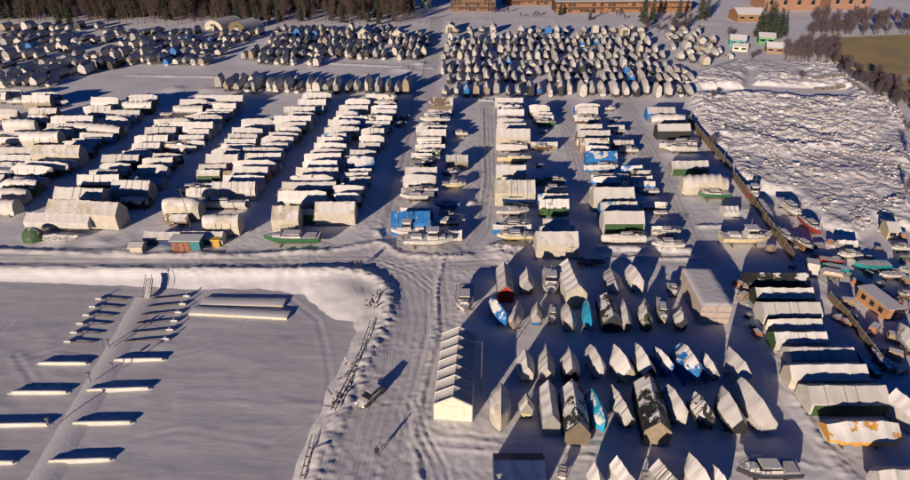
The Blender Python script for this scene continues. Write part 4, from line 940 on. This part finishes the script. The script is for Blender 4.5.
# walkway
a = P(147, 297, ICE_Z); b = P(20, 520, ICE_Z); L = (b - a).length; an = math.atan2(b.y - a.y, b.x - a.x); c = (a + b) / 2
r = empty('dock_walkway', (c.x, c.y, ICE_Z), an); tag(r, 'broad snow-covered walkway leading out from the bank between dock fingers', 'walkway')
mb = MB(); mb.box(-L / 2, L / 2, -1.1, 1.1, -.1, .13); mb.build('float', DK, r)
mb = MB(); s3 = []
for i in range(60):
    x = -L / 2 + L * i / 59; s3.append([(x, -2.3, -.03), (x, -1.15, .145 + rnd.uniform(-.01, .02)), (x, 0, .17 + rnd.uniform(-.01, .02)), (x, 1.15, .145 + rnd.uniform(-.01, .02)), (x, 2.5, -.03)])
mb.loft(s3); mb.build('snow_cover', M_SC, r, 60)
# gangway
a = P(150, 279, .2); b = P(147, 299, ICE_Z + .3); r = empty('gangway', a); tag(r, 'narrow steel gangway from the bank down to the dock walkway', 'gangway')
mb = MB(); d = b - a
for s in (-.6, .6):
    mb.tube((s, 0, .1), (d.x + s, d.y, d.z + .1), .08, k=5); mb.tube((s, 0, 1.1), (d.x + s, d.y, d.z + 1.1), .04, k=5)
    for i in range(6): t = i / 5; mb.tube((d.x * t + s, d.y * t, d.z * t + .1), (d.x * t + s, d.y * t, d.z * t + 1.1), .035, k=4)
mb.build('railing', M_metal, r)
mb = MB(); mb.loft([[(-.55, 0, .1), (.55, 0, .1), (.55, 0, .2), (-.55, 0, .2)], [(d.x - .55, d.y, d.z + .1), (d.x + .55, d.y, d.z + .1), (d.x + .55, d.y, d.z + .2), (d.x - .55, d.y, d.z + .2)]], closed=True); mb.build('tread', M_wood, r)
# thin Y booms
def boom_finger(x0, y0, x1, y1, label):
    a = P(x0, y0, ICE_Z + .1); b = P(x1, y1, ICE_Z + .1); r = empty('boom_finger', a); tag(r, label, 'mooring boom', 'thin booms frozen in near the bank')
    d = b - a; mb = MB()
    mb.tube((0, 0, .1), (d.x, d.y, .2), .09, k=5); mb.tube((0, .5, .0), (d.x * .4, d.y * .4, .12), .05, k=5); mb.build('beam', M_cradle, r)
    mb = MB(); mb.tube((d.x, d.y, -.1), (d.x, d.y, .75), .13, k=6); mb.tube((d.x - .6, d.y, .15), (d.x + .6, d.y, .15), .22, k=6); mb.build('float', snowy('grey_float', (.3, .3, .3)), r)
for i in range(7):
    y = 299 + i * 7.8 * (1 + i * .02); xr0 = 152 - i * 5.6; xr1 = 187 - i * 4.2
    if i < 6: boom_finger(xr0, y, xr1, y - 2.2, f"thin dark mooring boom, {ORD[i + 1]} down from the gangway on its right side")
    xl0 = 137 - i * 7.5; xl1 = 97 - i * 6.2
    if i < 6: boom_finger(xl0 - 10 + i * 1.0, y + 1, xl1 + 2, y + .6, f"thin dark mooring boom, {ORD[i + 1]} down from the gangway on its left side")
for i, (px, py) in enumerate([(104, 348), (91, 382), (50, 427), (114, 372), (110, 348)]):
    c = P(px, py, ICE_Z + .3); r = empty('power_post', c); tag(r, ['post at the top bend of the dock walkway', 'post between the first and second thick fingers', 'post beside the third left finger', 'post leaning over the walkway shadow', 'short post beside the top walkway bend'][i], 'post')
    mb = MB(); mb.tube((0, 0, 0), (0, 0, 1.5), .09, k=6); mb.build('post', M_metal, r); mb = MB(); mb.box(-.2, .2, -.15, .15, 1.5, 1.85); mb.build('cap', M_metal, r)
# dark beams and wreckage along the bank
def beam(x0, y0, x1, y1, label, w_=.28):
    a = P(x0, y0, -.3); b = P(x1, y1, -.3); L = (b - a).length; z = max(zat(a.x, a.y), zat(b.x, b.y), zat((a.x + b.x) / 2, (a.y + b.y) / 2), -.8) + .05
    r = empty('boom_section', ((a.x + b.x) / 2, (a.y + b.y) / 2, z), math.atan2(b.y - a.y, b.x - a.x)); tag(r, label, 'dock section')
    for s in (-1, 1):
        mb = MB(); mb.box(-L / 2, L / 2, s * w_ - .04, s * w_ + .04, 0, .14); mb.build('beam', plain('tarred_timber', (.03, .028, .03)), r)
    mb = MB()
    for i in range(int(L / 1.5)): mb.box(-L / 2 + .4 + i * 1.5, -L / 2 + .55 + i * 1.5, -w_ + .125, w_ - .125, .1, .25)
    mb.build('cross_tie', M_cradle, r)
beam(302, 478, 314, 434, 'long dark ladder-like dock section lying beside the bank'); beam(333, 413, 354, 372, 'dark dock section on the bank above the ladder-like one', .3); beam(357, 366, 372, 322, 'thin dark dock section at the bank bend', .25)
for i, (px, py, sc) in enumerate([(349, 365, 1), (372, 304, 1.1), (333, 400, 1.2), (378, 298, .7), (345, 372, .8)]):
    c = P(px, py, 0); mb = MB(); gg = random.Random(i)
    for q in range(9):
        A = Vector((gg.uniform(-1, 1), gg.uniform(-1, 1), gg.uniform(0, .6))) * sc; B = A + Vector((gg.uniform(-1, 1), gg.uniform(-1, 1), gg.uniform(-.1, .8))) * sc; mb.tube(A, B, .11 * sc, k=4)
    o = mb.build('driftwood_heap', snowy('wet_driftwood', (.10, .08, .07), .5, .9), None, loc=(c.x, c.y, zat(c.x, c.y)))
    tag(o, ['tangle of dark wood above the long bank section', 'snowy wood heap on the white slope by the bend', 'tangle of dark wood at the foot of the bank', 'small wood heap touching the bend', 'smaller tangle just below the wood heap'][i], 'driftwood')
# ---------------------------------------------------------------- estate car
def wheel(par, x, y, z, r_=.33, name='wheel'):
    mb = MB(); s = 1 if y > 0 else -1
    mb.loft([[(x + r_ * q * math.cos(6.2832 * j / 16), y + yy, z + r_ * q * math.sin(6.2832 * j / 16)) for j in range(16)] for q, yy in ((.85, -.11), (1, -.08), (1, .08), (.85, .11))], closed=True)
    w_ = mb.build('wheel', M_dark, par, 40)
    mb = MB(); mb.loft([[(x + r_ * .58 * math.cos(6.2832 * j / 12), y + s * yy, z + r_ * .58 * math.sin(6.2832 * j / 12)) for j in range(12)] for yy in (.10, .125)], closed=True)
    mb.build('rim', M_metal, w_)
def car(a_, rz, label, body=(.09, .09, .085)):
    r = empty('parked_car', a_, rz); tag(r, label, 'car'); Lc, Wc = 4.6, 1.82
    pr = [(-2.3, .55, .95), (-2.25, .35, 1.0), (-2.15, .30, 1.45)]
    paint = snowy('grey_car_paint', body, .75, .98, .3)
    prof = [(-2.3, .32, .92), (-2.2, .25, .98), (-1.2, .22, 1.0), (0, .22, 1.0), (.95, .22, .98), (1.5, .22, .90), (2.1, .25, .78), (2.3, .38, .62)]
    secs = []
    for x, z0, z1 in prof:
        w2 = Wc / 2 * (1 if abs(x) < 1.9 else .9); secs.append([(x, -w2 * .95, z0), (x, -w2, (z0 + z1) / 2), (x, -w2 * .95, z1 - .05), (x, -w2 * .8, z1), (x, w2 * .8, z1), (x, w2 * .95, z1 - .05), (x, w2, (z0 + z1) / 2), (x, w2 * .95, z0)])
    mb = MB(); mb.loft(secs, closed=True); mb.build('body', paint, r, 45)
    gp = [(-2.15, .96, .8), (-1.85, 1.46, .66), (-.6, 1.52, .66), (.25, 1.47, .66), (1.0, .97, .80)]
    mb = MB(); mb.loft([[(x, -w2, .94), (x, -w2 * .86 if z > 1.2 else -w2, z), (x, w2 * .86 if z > 1.2 else w2, z), (x, w2, .94)] for x, z, w2 in gp], closed=True); mb.build('window', M_glass, r)
    mb = MB(); mb.box(-1.9, .2, -.62, .62, 1.50, 1.56, top=.95); mb.build('roof', snowy('grey_car_roof', body, .3, .9, .3), r)
    mb = MB()
    for s in (-1, 1): mb.tube((-1.7, s * .55, 1.6), (.1, s * .55, 1.6), .03, k=5)
    mb.build('roof_rail', M_metal, r)
    for s in (-1, 1):
        mb = MB(); mb.box(2.22, 2.34, s * .68 - .17, s * .68 + .17, .56, .70); mb.build('headlight', plain('lit_headlight', (.9, .85, .6), .3, emit=(1, .85, .5)), r)
        mb = MB(); mb.box(-2.36, -2.26, s * .76 - .12, s * .76 + .12, .62, .9); mb.build('tail_light', plain('red_lens', (.4, .02, .02), .3), r)
        mb = MB(); mb.box(.75, .9, s * 1.02 - .12, s * 1.02 + .12, .92, 1.08); mb.build('mirror', paint, r)
    mb = MB(); mb.box(2.31, 2.36, -.3, .3, .36, .48); mb.build('number_plate', M_white, r)
    for x in (-1.4, 1.45):
        for s in (-1, 1): wheel(r, x, s * .84, .33)
    return r
a = P(379, 391); b = P(361, 407); z = zat(((a + b) / 2).x, ((a + b) / 2).y)
car(Vector(((a.x + b.x) / 2, (a.y + b.y) / 2, z + .02)), math.atan2(b.y - a.y, b.x - a.x), 'dark grey estate car driving down the wide white road')
# ---------------------------------------------------------------- flatbed truck
a = P(843, 280); b = P(803, 273); c = (a + b) / 2; r = empty('flatbed_truck', (c.x, c.y, 0), math.atan2(b.y - a.y, b.x - a.x)); tag(r, 'flatbed truck with a white cab loaded beside the teal boats', 'truck')
L = (b - a).length
mb = MB(); mb.box(L / 2 - 2.3, L / 2, -1.2, 1.2, .6, 3.0, top=.94); cb = mb.build('cab', M_white, r)
mb = MB(); mb.box(L / 2 - .12, L / 2 + .02, -1.0, 1.0, 1.75, 2.5); mb.build('windscreen', M_glass, cb)
mb = MB(); mb.box(-L / 2, L / 2 - 2.6, -1.2, 1.2, .95, 1.2); mb.build('flatbed', M_wood, r)
mb = MB(); mb.box(-L / 2 + .3, L / 2 - .1, -.45, .45, .6, .93); mb.build('chassis', M_dark, r)
mb = MB(); mb.box(-L / 2 + .4, -L / 2 + 4.0, -1.0, 1.0, 1.203, 1.75, top=.8); mb.build('load', snowy('tan_load', (.4, .3, .18)), r)
for x in (-L / 2 + 1.3, -L / 2 + 2.5, L / 2 - 1.2):
    for s in (-1, 1): wheel(r, x, s * 1.05, .5, .5)
a = P(590, 264, 0); r = empty('low_trailer', (a.x, a.y, 0), R(3)); tag(r, 'low black trailer parked behind the pointed grey boat cover', 'trailer')
mb = MB(); mb.box(-2.8, 2.8, -1.1, 1.1, .6, .85); mb.build('bed', snowy('black_trailer_deck', (.03, .03, .035), .97, 1.3), r)
mb = MB(); mb.box(-.9, 2.8, .5, 1.0, .853, 1.3); mb.build('snowy_load', M_SC, r)
for x in (-1, .2):
    for s in (-1, 1): wheel(r, x, s * 1.0, .36, .36)
# far car & dark cars beside file E
for i, (px, py, lb) in enumerate([(404, 119, 'dark parked van beside the upper white road'), (401, 126, 'dark parked car just below the van on the upper road')]):
    p = P(px, py); car(Vector((p.x, p.y, .02)), R(70), lb, (.03, .03, .035))

# ---------------------------------------------------------------- people
def person(loc, rz, label, coat, stride=.25, h=1.76):
    s = h / 1.76; J = {}
    V = [(0, 0, .96), (0, 0, 1.18), (0, .01, 1.42), (0, .02, 1.52), (0, .04, 1.66),
         (-.10, 0, .92), (-.11, stride * .55, .50), (-.11, stride * .35, .09), (-.11, stride * .35 + .15, .04),
         (.10, 0, .92), (.11, -stride * .2, .50), (.11, -stride * .9, .12), (.11, -stride * .9 + .14, .06),
         (-.20, .01, 1.40), (-.25, -.08, 1.12), (-.24, .06, .88), (-.23, .12, .80), (.20, .01, 1.40), (.25, .08, 1.12), (.24, .20, .92), (.23, .27, .86)]
    E = [(0, 1), (1, 2), (2, 3), (3, 4), (0, 5), (5, 6), (6, 7), (7, 8), (0, 9), (9, 10), (10, 11), (11, 12), (2, 13), (13, 14), (14, 15), (15, 16), (2, 17), (17, 18), (18, 19), (19, 20)]
    Rr = [.15, .15, .17, .065, .105, .10, .075, .055, .045, .10, .075, .055, .045, .075, .055, .042, .035, .075, .055, .042, .035]
    me = bpy.data.meshes.new('body'); me.from_pydata([(x * s, y * s, z * s) for x, y, z in V], E, [])
    o = bpy.data.objects.new('person', me); COL.objects.link(o); o.location = loc; o.rotation_euler.z = rz
    m = o.modifiers.new('skin', 'SKIN')
    for i, rr in enumerate(Rr): me.skin_vertices[0].data[i].radius = (rr * s, rr * s)
    me.skin_vertices[0].data[0].use_root = True
    o.modifiers.new('sub', 'SUBSURF').levels = 1; o.modifiers['sub'].render_levels = 1
    k = N('trousers_and_skin'); tc = k.n('TexCoord').outputs['Object']; sp = k.n('SeparateXYZ'); k.l(tc, sp.inputs[0])
    k.l(k.mix(k.ramp(sp.outputs[2], 1.49, 1.5), (.02, .022, .03), (.45, .28, .2)), k.b.inputs['Base Color']); me.materials.append(k.m)
    tag(o, label, 'person')
    mb = MB(); n = 12      # coat shell
    mb.loft([[(rx * s * math.cos(6.2832 * j / n), cy * s + ry * s * math.sin(6.2832 * j / n), z * s) for j in range(n)] for z, rx, ry, cy in ((.74, .21, .17, 0), (.95, .20, .165, 0), (1.2, .20, .165, 0), (1.40, .235, .15, .01), (1.49, .12, .11, .015))], closed=True)
    for sgn, q in ((-1, (V[13], V[14], V[15])), (1, (V[17], V[18], V[19]))):
        mb.tube(Vector(q[0]) * s, Vector(q[1]) * s, .085 * s, .075 * s, 8); mb.tube(Vector(q[1]) * s, Vector(q[2]) * s, .075 * s, .06 * s, 8)
    mb.build('coat', plain('coat_' + coat[0], coat[1]), o, 50)
    mb = MB(); mb.loft([[(rr * s * math.cos(6.2832 * j / n), .03 * s + rr * s * math.sin(6.2832 * j / n), z * s) for j in range(n)] for z, rr in ((1.66, .125), (1.74, .118), (1.80, .06))], closed=True); mb.build('hat', plain('black_wool', (.02, .02, .025)), o, 50)
    # face and hands
    mb = MB(); mb.box(-.018, .018, .135, .175, 1.60, 1.66); mb.build('nose', plain('skin_tone', (.45, .28, .2)), o)
    for q in (V[16], V[20]):
        mb = MB(); c = Vector(q)
        mb.box(c.x - .02, c.x + .02, c.y - .045, c.y + .045, c.z - .05, c.z + .04)
        for f in range(4): mb.tube((c.x, c.y - .036 + f * .024, c.z - .045), (c.x + .01, c.y - .03 + f * .026, c.z - .045 - (.055, .07, .065, .05)[f]), .010, .008, 5)
        mb.tube((c.x, c.y + .045, c.z + .0), (c.x + .01, c.y + .075, c.z - .05), .012, .009, 5); mb.build('glove', plain('black_glove', (.02, .02, .02)), o)
for px, py, rz, lb, ct in [(377, 455, 200, 'lone person in dark clothes walking on the wide white road', ('navy', (.015, .02, .03))), (357.5, 270, 40, 'person in black on the road bend, beside a taller companion', ('black', (.02, .02, .02))), (361, 269, 210, 'taller person in a dark coat standing at the road bend', ('dark', (.03, .025, .03)))]:
    p = P(px, py); person(Vector((p.x, p.y, zat(p.x, p.y) - .02)), R(rz), lb, ct, h=1.82 if 'taller' in lb else 1.74)

# ---------------------------------------------------------------- trees
BARK = plain('bark', (.10, .07, .055), .9); TW = plain('bare_twigs', (.085, .062, .052), .9, var=.3); TWP = plain('purple_twigs', (.085, .065, .075), .9, var=.3)
NEED = snowy('spruce_needles', (.028, .045, .022), .95, 1.5, .8, 1.5)
def blades(mb, p, d, ln, wd, m=0):
    d = d.normalized(); s = d.cross(Vector((rnd.uniform(-1, 1), rnd.uniform(-1, 1), rnd.uniform(-1, 1))))
    if s.length < .01: return
    s = s.normalized() * wd; e = p + d * ln
    i = len(mb.v); mb.v += [tuple(p - s), tuple(p + s), tuple(e)]; mb.f.append((i, i + 1, i + 2)); mb.mi.append(m)
def bare_tree_mesh(h, spread, n=170, trunks=1):
    t_ = MB(); c_ = MB()
    for k_ in range(trunks):
        bx, by = (0, 0) if trunks == 1 else (rnd.uniform(-.6, .6), rnd.uniform(-.6, .6)); tx, ty = bx + rnd.uniform(-.1, .1) * h * (1 if trunks == 1 else 2), by + rnd.uniform(-.1, .1) * h
        t_.tube((bx, by, -.3), (tx, ty, h * .92), .02 * h * (1 if trunks == 1 else .6), .03, 5)
        for i in range(n // trunks):
            t = rnd.uniform(.22, .98) ** .8; b0 = Vector((bx + (tx - bx) * t, by + (ty - by) * t, h * .92 * t)); a = rnd.uniform(0, 6.283); up = rnd.uniform(.5, 1.6)
            ln = spread * (1.05 - t * .75) * rnd.uniform(.5, 1.1); d = Vector((math.cos(a), math.sin(a), up)); d.normalize(); blades(c_, b0, d, ln, .05)
            m = b0 + d * ln * .45
            for q in range(3): blades(c_, m.lerp(b0 + d * ln, rnd.random()), d + Vector((rnd.uniform(-.7, .7), rnd.uniform(-.7, .7), rnd.uniform(-.2, .6))), ln * .5, .04)
    return t_, c_
def conifer_mesh(h, n=46):
    t_ = MB(); c_ = MB(); t_.tube((0, 0, -.3), (0, 0, h * .97), .016 * h, .03, 5)
    for i in range(n):
        t = .10 + .88 * i / n; rr = (1 - t) ** .85 * h * .21 * rnd.uniform(.75, 1.2) + .15
        for j in range(8):
            a = rnd.uniform(0, 6.283); z = h * t; d = Vector((math.cos(a), math.sin(a), -.35)); p = Vector((0, 0, z + rnd.uniform(-.2, .2)))
            ln = rr * rnd.uniform(.7, 1.15); e = p + d * ln; s = Vector((-math.sin(a), math.cos(a), 0)) * ln * .20
            i0 = len(c_.v); m = p + d * ln * .55
            c_.v += [tuple(p), tuple(m - s), tuple(e), tuple(m + s)]; c_.f.append((i0, i0 + 1, i0 + 2, i0 + 3)); c_.mi.append(0)
            blades(c_, m, d + Vector((rnd.uniform(-.6, .6), rnd.uniform(-.6, .6), .1)), ln * .6, .16)
    return t_, c_
def mk_tree(kind, name, cat):
    if kind == 'con': t_, c_ = conifer_mesh(rnd.uniform(12, 16)); mats = (BARK, NEED)
    elif kind == 'bare': t_, c_ = bare_tree_mesh(rnd.uniform(10, 14), 4.2); mats = (BARK, TW)
    elif kind == 'pur': t_, c_ = bare_tree_mesh(rnd.uniform(6, 9), 3.6, 220, 4); mats = (BARK, TWP)
    else: t_, c_ = bare_tree_mesh(rnd.uniform(2.6, 3.6), 1.9, 150, 5); mats = (BARK, TWP)
    r = empty(name, (0, 0, -500)); r['category'] = cat; t_.build('trunk', mats[0], r); c_.build('crown', mats[1], r); return r
protos = {'con': [mk_tree('con', 'spruce_tree', 'tree') for _ in range(4)], 'bare': [mk_tree('bare', 'bare_tree', 'tree') for _ in range(5)], 'pur': [mk_tree('pur', 'bushy_bare_tree', 'tree') for _ in range(4)], 'bush': [mk_tree('bush', 'bare_shrub', 'shrub') for _ in range(3)]}
used = set()
def plant(kind, px, py, label, s=1.0, group=None):
    pr = rnd.choice(protos[kind]); o = pr if pr.name not in used else copy_tree(pr); used.add(pr.name)
    p = P(px, py); o.location = (p.x, p.y, zat(p.x, p.y) - .1); o.rotation_euler.z = rnd.uniform(0, 6.28); o.scale = (s, s, s * rnd.uniform(.9, 1.1))
    o['label'] = label
    if group: o['group'] = group
    return o
EG = 'trees along the front edge of the forest'; CG = 'dark conifers behind the green shed'
for i in range(44):
    px = 8 + i * 9.3 + rnd.uniform(-3, 3); py = 25.5 + rnd.uniform(-2.5, 1.5) - (2 if px > 300 else 0) - (3 if px < 60 else 0); kd = 'con' if rnd.random() < .12 else 'bare'
    plant(kd, px, py, ('snow-dusted spruce' if kd == 'con' else 'leafless brown tree') + ' among many alike at the forest front edge', rnd.uniform(.75, 1.15), EG + (' (spruces)' if kd == 'con' else ' (leafless)'))
for i, (px, py, s) in enumerate([(757, 37, 1.1), (764, 38, 1.3), (770, 36, 1.2), (776, 38, 1.25), (782, 37, 1.0), (760, 34, 1.1), (768, 33, 1.2), (779, 33, 1.1)]):
    plant('con', px, py, 'dark spruce in the tight clump behind the green shed', s, CG)
for i, (px, py, s, lb) in enumerate([(643, 24, 1.25, 'big dark spruce with snowy branches before the long warehouse'), (652, 21, 1.1, 'dark spruce touching the biggest one before the warehouse'), (678, 19, .9, 'dark spruce at the end of the long warehouse'), (700, 20, 1.3, 'tall dark spruce left of the snowy parking area'), (706, 18, 1.1, 'dark spruce just behind the tall one by the parking area'),
                                 (590, 20, .55, 'small spruce beside the long warehouse front'), (560, 15, .6, 'small spruce near the snow-blocked gateway'), (684, 28, .6, 'low spruce above the far right boats')]):
    plant('con', px, py, lb, s)
for i in range(26):
    px = 322 + rnd.uniform(0, 100); py = rnd.uniform(14, 25)
    plant('bare', px, py, 'leafless grey-brown tree in the thicket above the upper boats', rnd.uniform(.5, .8), 'leafless trees in the thicket above the upper boats')
for i in range(18):
    px = 640 + rnd.uniform(0, 60); py = rnd.uniform(20, 34)
    plant('pur', px, py, 'leafless twiggy tree in the belt beyond the far rows', rnd.uniform(.5, .9), 'twiggy trees beyond the far rows')
for i in range(16):
    px = 480 + rnd.uniform(0, 150); py = rnd.uniform(12, 20)
    plant('pur', px, py, 'small leafless tree along the warehouse forecourt', rnd.uniform(.3, .55), 'small trees along the warehouse forecourt')
for i in range(70):
    px = rnd.uniform(806, 930); py = rnd.uniform(22, 37) - (px - 806) * .02
    plant('pur', px, py, 'dark leafless tree in the belt above the olive meadow', rnd.uniform(.8, 1.3), 'dark leafless trees above the olive meadow')
for i in range(34):
    px = rnd.uniform(783, 836); py = rnd.uniform(48, 64)
    plant('pur', px, py, 'purple-brown twiggy tree between the sheds and the meadow', rnd.uniform(.7, 1.1), 'twiggy trees between the sheds and the meadow')
for i in range(80):
    t = rnd.random(); px = 838 + t * 78 + rnd.uniform(-8, 8); py = 70 + t * 36 + rnd.uniform(-8, 10)
    plant('pur' if rnd.random() < .5 else 'bush', px, py, 'dark shrubby growth along the lower meadow edge', rnd.uniform(.5, .9), 'shrubs along the lower meadow edge')
for i in range(10):
    plant('pur', rnd.uniform(900, 925), rnd.uniform(100, 200), 'leafless shrub at the outer rubble edge', rnd.uniform(.4, .7), 'shrubs at the outer rubble edge')
for i, (px, py, s, k_) in enumerate([(711, 148, 1.3, 'bush'), (712, 105, 1.1, 'bush'), (800, 84, 1.0, 'bush'), (717, 55, 1.3, 'bush'), (752, 60, 1.2, 'bush'), (730, 40, .9, 'pur'), (700, 44, .5, 'pur'), (790, 60, .8, 'pur'), (757, 57, 1.2, 'bush')]):
    plant(k_, px, py, ['grey leafless shrub between fence and rubble heap', 'low shrub where the upper track meets the rubble', 'low shrub beside the long rubble hollow', 'shrub beside the yard lane above the rubble', 'shrub below the cabin with brown gable', 'thin tree behind the turquoise shed', 'small leafless tree beside the far right boats', 'small tree at the top rim of the rubble', 'larger shrub touching the cabin yard'][i], s)
for i, (px, py) in enumerate([(672, 128), (678, 127), (686, 128), (655, 130)]):
    plant('bush', px, py, 'dry shrub growing beside the tent with dark sides', .6, 'dry shrubs by a tarp along the fence file')
# the forest behind, one mass
def forest(name, label, pts, mats, seed):
    gg = random.Random(seed); allv = []; allf = []; mi = []; off = 0
    src = []
    for kd in ('bare', 'bare', 'bare', 'con', 'bare'):
        pr = rnd.choice(protos[kd]); 
        vs_, fs_, ms_ = [], [], []
        for ch in pr.children:
            nv = len(vs_) and sum(len(v) for v in vs_); v = np.array([tuple(q.co) for q in ch.data.vertices]); vs_.append(v)
            base = nv or 0; m_ = 0 if ch.name.startswith('trunk') else (1 if kd == 'con' else 2)
            for p in ch.data.polygons: fs_.append(tuple(i + base for i in p.vertices)); ms_.append(m_)
        src.append((np.concatenate(vs_), fs_, ms_))
    for (x, y) in pts:
        v, f, m_ = gg.choice(src); a = gg.uniform(0, 6.28); s = gg.uniform(.75, 1.25); ca, sa = math.cos(a) * s, math.sin(a) * s
        w_ = np.stack([v[:, 0] * ca - v[:, 1] * sa + x, v[:, 0] * sa + v[:, 1] * ca + y, v[:, 2] * s], -1); allv.append(w_)
        allf += [tuple(i + off for i in q) for q in f]; mi += m_; off += len(v)
    me = bpy.data.meshes.new(name); me.from_pydata(np.concatenate(allv).tolist(), [], allf)
    for m in mats: me.materials.append(m)
    me.polygons.foreach_set('material_index', mi); me.update()
    o = bpy.data.objects.new(name, me); COL.objects.link(o); tag(o, label, 'forest', kind='stuff'); return o
gg = random.Random(8); pts = []
y_edge = P(200, 22).y
for i in range(1500):
    x = gg.uniform(-330, -42); y = y_edge + abs(gg.gauss(0, 1)) * 60 + 2
    if x > -120 and y < y_edge + 25 and gg.random() < .6: continue
    pts.append((x, y))
forest('forest', 'dense dark leafless and conifer forest beyond the boatyard', pts, [BARK, NEED, TW], 4)
# meadow
mp_ = [tuple(P(a, b)) for a, b in [(826, 39), (930, 34), (1400, 30), (1400, 120), (925, 118), (903, 100), (876, 84), (856, 70), (830, 60)]]
mb = MB(); cx = sum(p[0] for p in mp_) / len(mp_); cy = sum(p[1] for p in mp_) / len(mp_)
zz = .42
mb.v = [(p[0], p[1], zz) for p in mp_]; mb.f = [tuple(range(len(mp_)))]; mb.mi = [0]
mb.v += [(p[0], p[1], -.8) for p in mp_]; nn = len(mp_)
for i in range(nn): mb.f.append((i, i + nn, (i + 1) % nn + nn, (i + 1) % nn)); mb.mi.append(0)
k = N('dry_olive_meadow'); geo = k.n('NewGeometry').outputs['Position']; n1 = k.noise(geo, .05, 4); n2 = k.noise(geo, .8, 4)
c = k.mix(k.ramp(n1, .35, .65), (.50, .38, .15), (.34, .28, .13)); c = k.mix(k.math('MULTIPLY', k.ramp(k.noise(geo, .022, 4), .56, .62), .7), c, (.5, .47, .44)); c = k.mix(k.math('MULTIPLY', k.ramp(n2, .55, .75), .3), c, (.3, .24, .12))
k.l(c, k.b.inputs['Base Color']); k.b.inputs['Roughness'].default_value = .9; k.bump(n2, .6, .3)
me_ = mb.build('meadow', k.m); tag(me_, kind='structure')
# boulders and broken slabs on the rubble heap
gg = random.Random(21); rb = MB(); cnt = 0
rub = wp([(697, 128), (690, 108), (700, 102), (850, 102), (888, 100), (905, 120), (912, 190), (905, 228), (858, 234), (806, 214), (760, 190), (716, 150)])
rx0, rx1 = min(p[0] for p in rub), max(p[0] for p in rub); ry0, ry1 = min(p[1] for p in rub), max(p[1] for p in rub)
while cnt < 700:
    x = gg.uniform(rx0, rx1); y = gg.uniform(ry0, ry1)
    if not inside(np.array([x]), np.array([y]), rub)[0]: continue
    if fbm(np.array([x]), np.array([y]), 9, 2, 5)[0] < -.06 and gg.random() < .7: continue
    s = gg.uniform(.18, .5) * (1.6 if gg.random() < .08 else 1); z = zat(x, y)
    T = Matrix.Translation((x, y, z)) @ Matrix.Rotation(gg.uniform(0, 6.28), 4, 'Z') @ Matrix.Rotation(gg.uniform(-.5, .5), 4, 'X')
    i = len(rb.v); pts8 = [T @ Vector((sx * s * gg.uniform(.6, 1.3), sy * s * gg.uniform(.6, 1.1), sz * s * gg.uniform(.3, .7))) for sz in (-1, 1) for sx, sy in ((-1, -1), (1, -1), (1, 1), (-1, 1))]
    rb.v += [tuple(p) for p in pts8]
    for q in ((3, 2, 1, 0), (4, 5, 6, 7), (0, 1, 5, 4), (1, 2, 6, 5), (2, 3, 7, 6), (3, 0, 4, 7)): rb.f.append(tuple(i + a for a in q)); rb.mi.append(0)
    cnt += 1
o = rb.build('rubble', snowy('snowy_rubble_stone', (.30, .25, .20), .1, .4, .9)); tag(o, 'broken snow lumps and rubble strewn over the dump heap', 'rubble', kind='stuff')
# low concrete slab rows on the heap
for i, (a, b) in enumerate([((812, 84), (842, 82)), ((816, 91), (842, 90)), ((846, 86), (868, 100))]):
    p, q = P(*a), P(*b); n = 5
    for j in range(n):
        c = p.lerp(q, (j + .5) / n); z = zat(c.x, c.y); mb = MB(); mb.box(-1.7, 1.7, -.6, .6, -.4, .75)
        o = mb.build('concrete_block', snowy('rough_concrete', (.16, .14, .12), .4, .8), None, loc=(c.x, c.y, z), rz=math.atan2(q.y - p.y, q.x - p.x)); tag(o, 'snow-topped concrete block in the short lines on top of the heap', 'concrete block', 'concrete blocks lined up on the heap')
# ---------------------------------------------------------------- clutter of the side yard
gg = random.Random(77)
def pallet_mesh(n):
    mb = MB(); z = 0
    for i in range(n):
        z = i * .3; a = gg.uniform(-.06, .06)
        for y in (-.5, 0, .5): mb.box(-.75 + a, .75 + a, y - .07, y + .07, z, z + .12)
        for x in (-.6, -.2, .2, .6): mb.box(x - .16 + a, x + .16 + a, -.6, .6, z + .123, z + .17)
    mb.box(-.7, .7, -.55, .55, n * .3 - .1, n * .3 + .5, top=.85)
    return mb
pm = [pallet_mesh(k_).build('pallet_load', snowy('pallet_wood_' + str(k_), ((.25, .18, .11), (.12, .10, .10), (.30, .12, .06))[k_ % 3], .35, .7, .8), None, loc=(0, 0, -400)) for k_ in (1, 2, 3)]
spots = [(792, 268), (806, 252), (815, 258), (818, 248), (829, 246), (834, 264), (848, 276), (856, 284), (868, 276), (871, 270), (884, 302), (905, 284), (908, 300), (862, 292), (846, 306), (838, 320), (845, 326), (852, 320), (866, 335), (873, 331), (890, 340), (903, 345), (878, 352), (893, 358), (901, 372),
         (868, 262), (903, 262), (878, 250), (903, 238), (770, 252), (812, 268), (738, 286), (742, 300), (748, 318), (756, 336), (744, 292), (752, 328)]
for i, (px, py) in enumerate(spots):
    o = pm[i] if i < 3 else pm[i % 3].copy()
    if i >= 3: COL.objects.link(o)
    p = P(px, py); s = gg.uniform(.7, 1.2); o.location = (p.x, p.y, zat(p.x, p.y) - .03); o.rotation_euler.z = gg.uniform(0, 6.28); o.scale = (s * gg.uniform(.9, 1.6), s, s)
    tag(o, 'small snow-topped pallet load lying among the side yard clutter', 'pallet load', 'pallet loads scattered in the side yard')
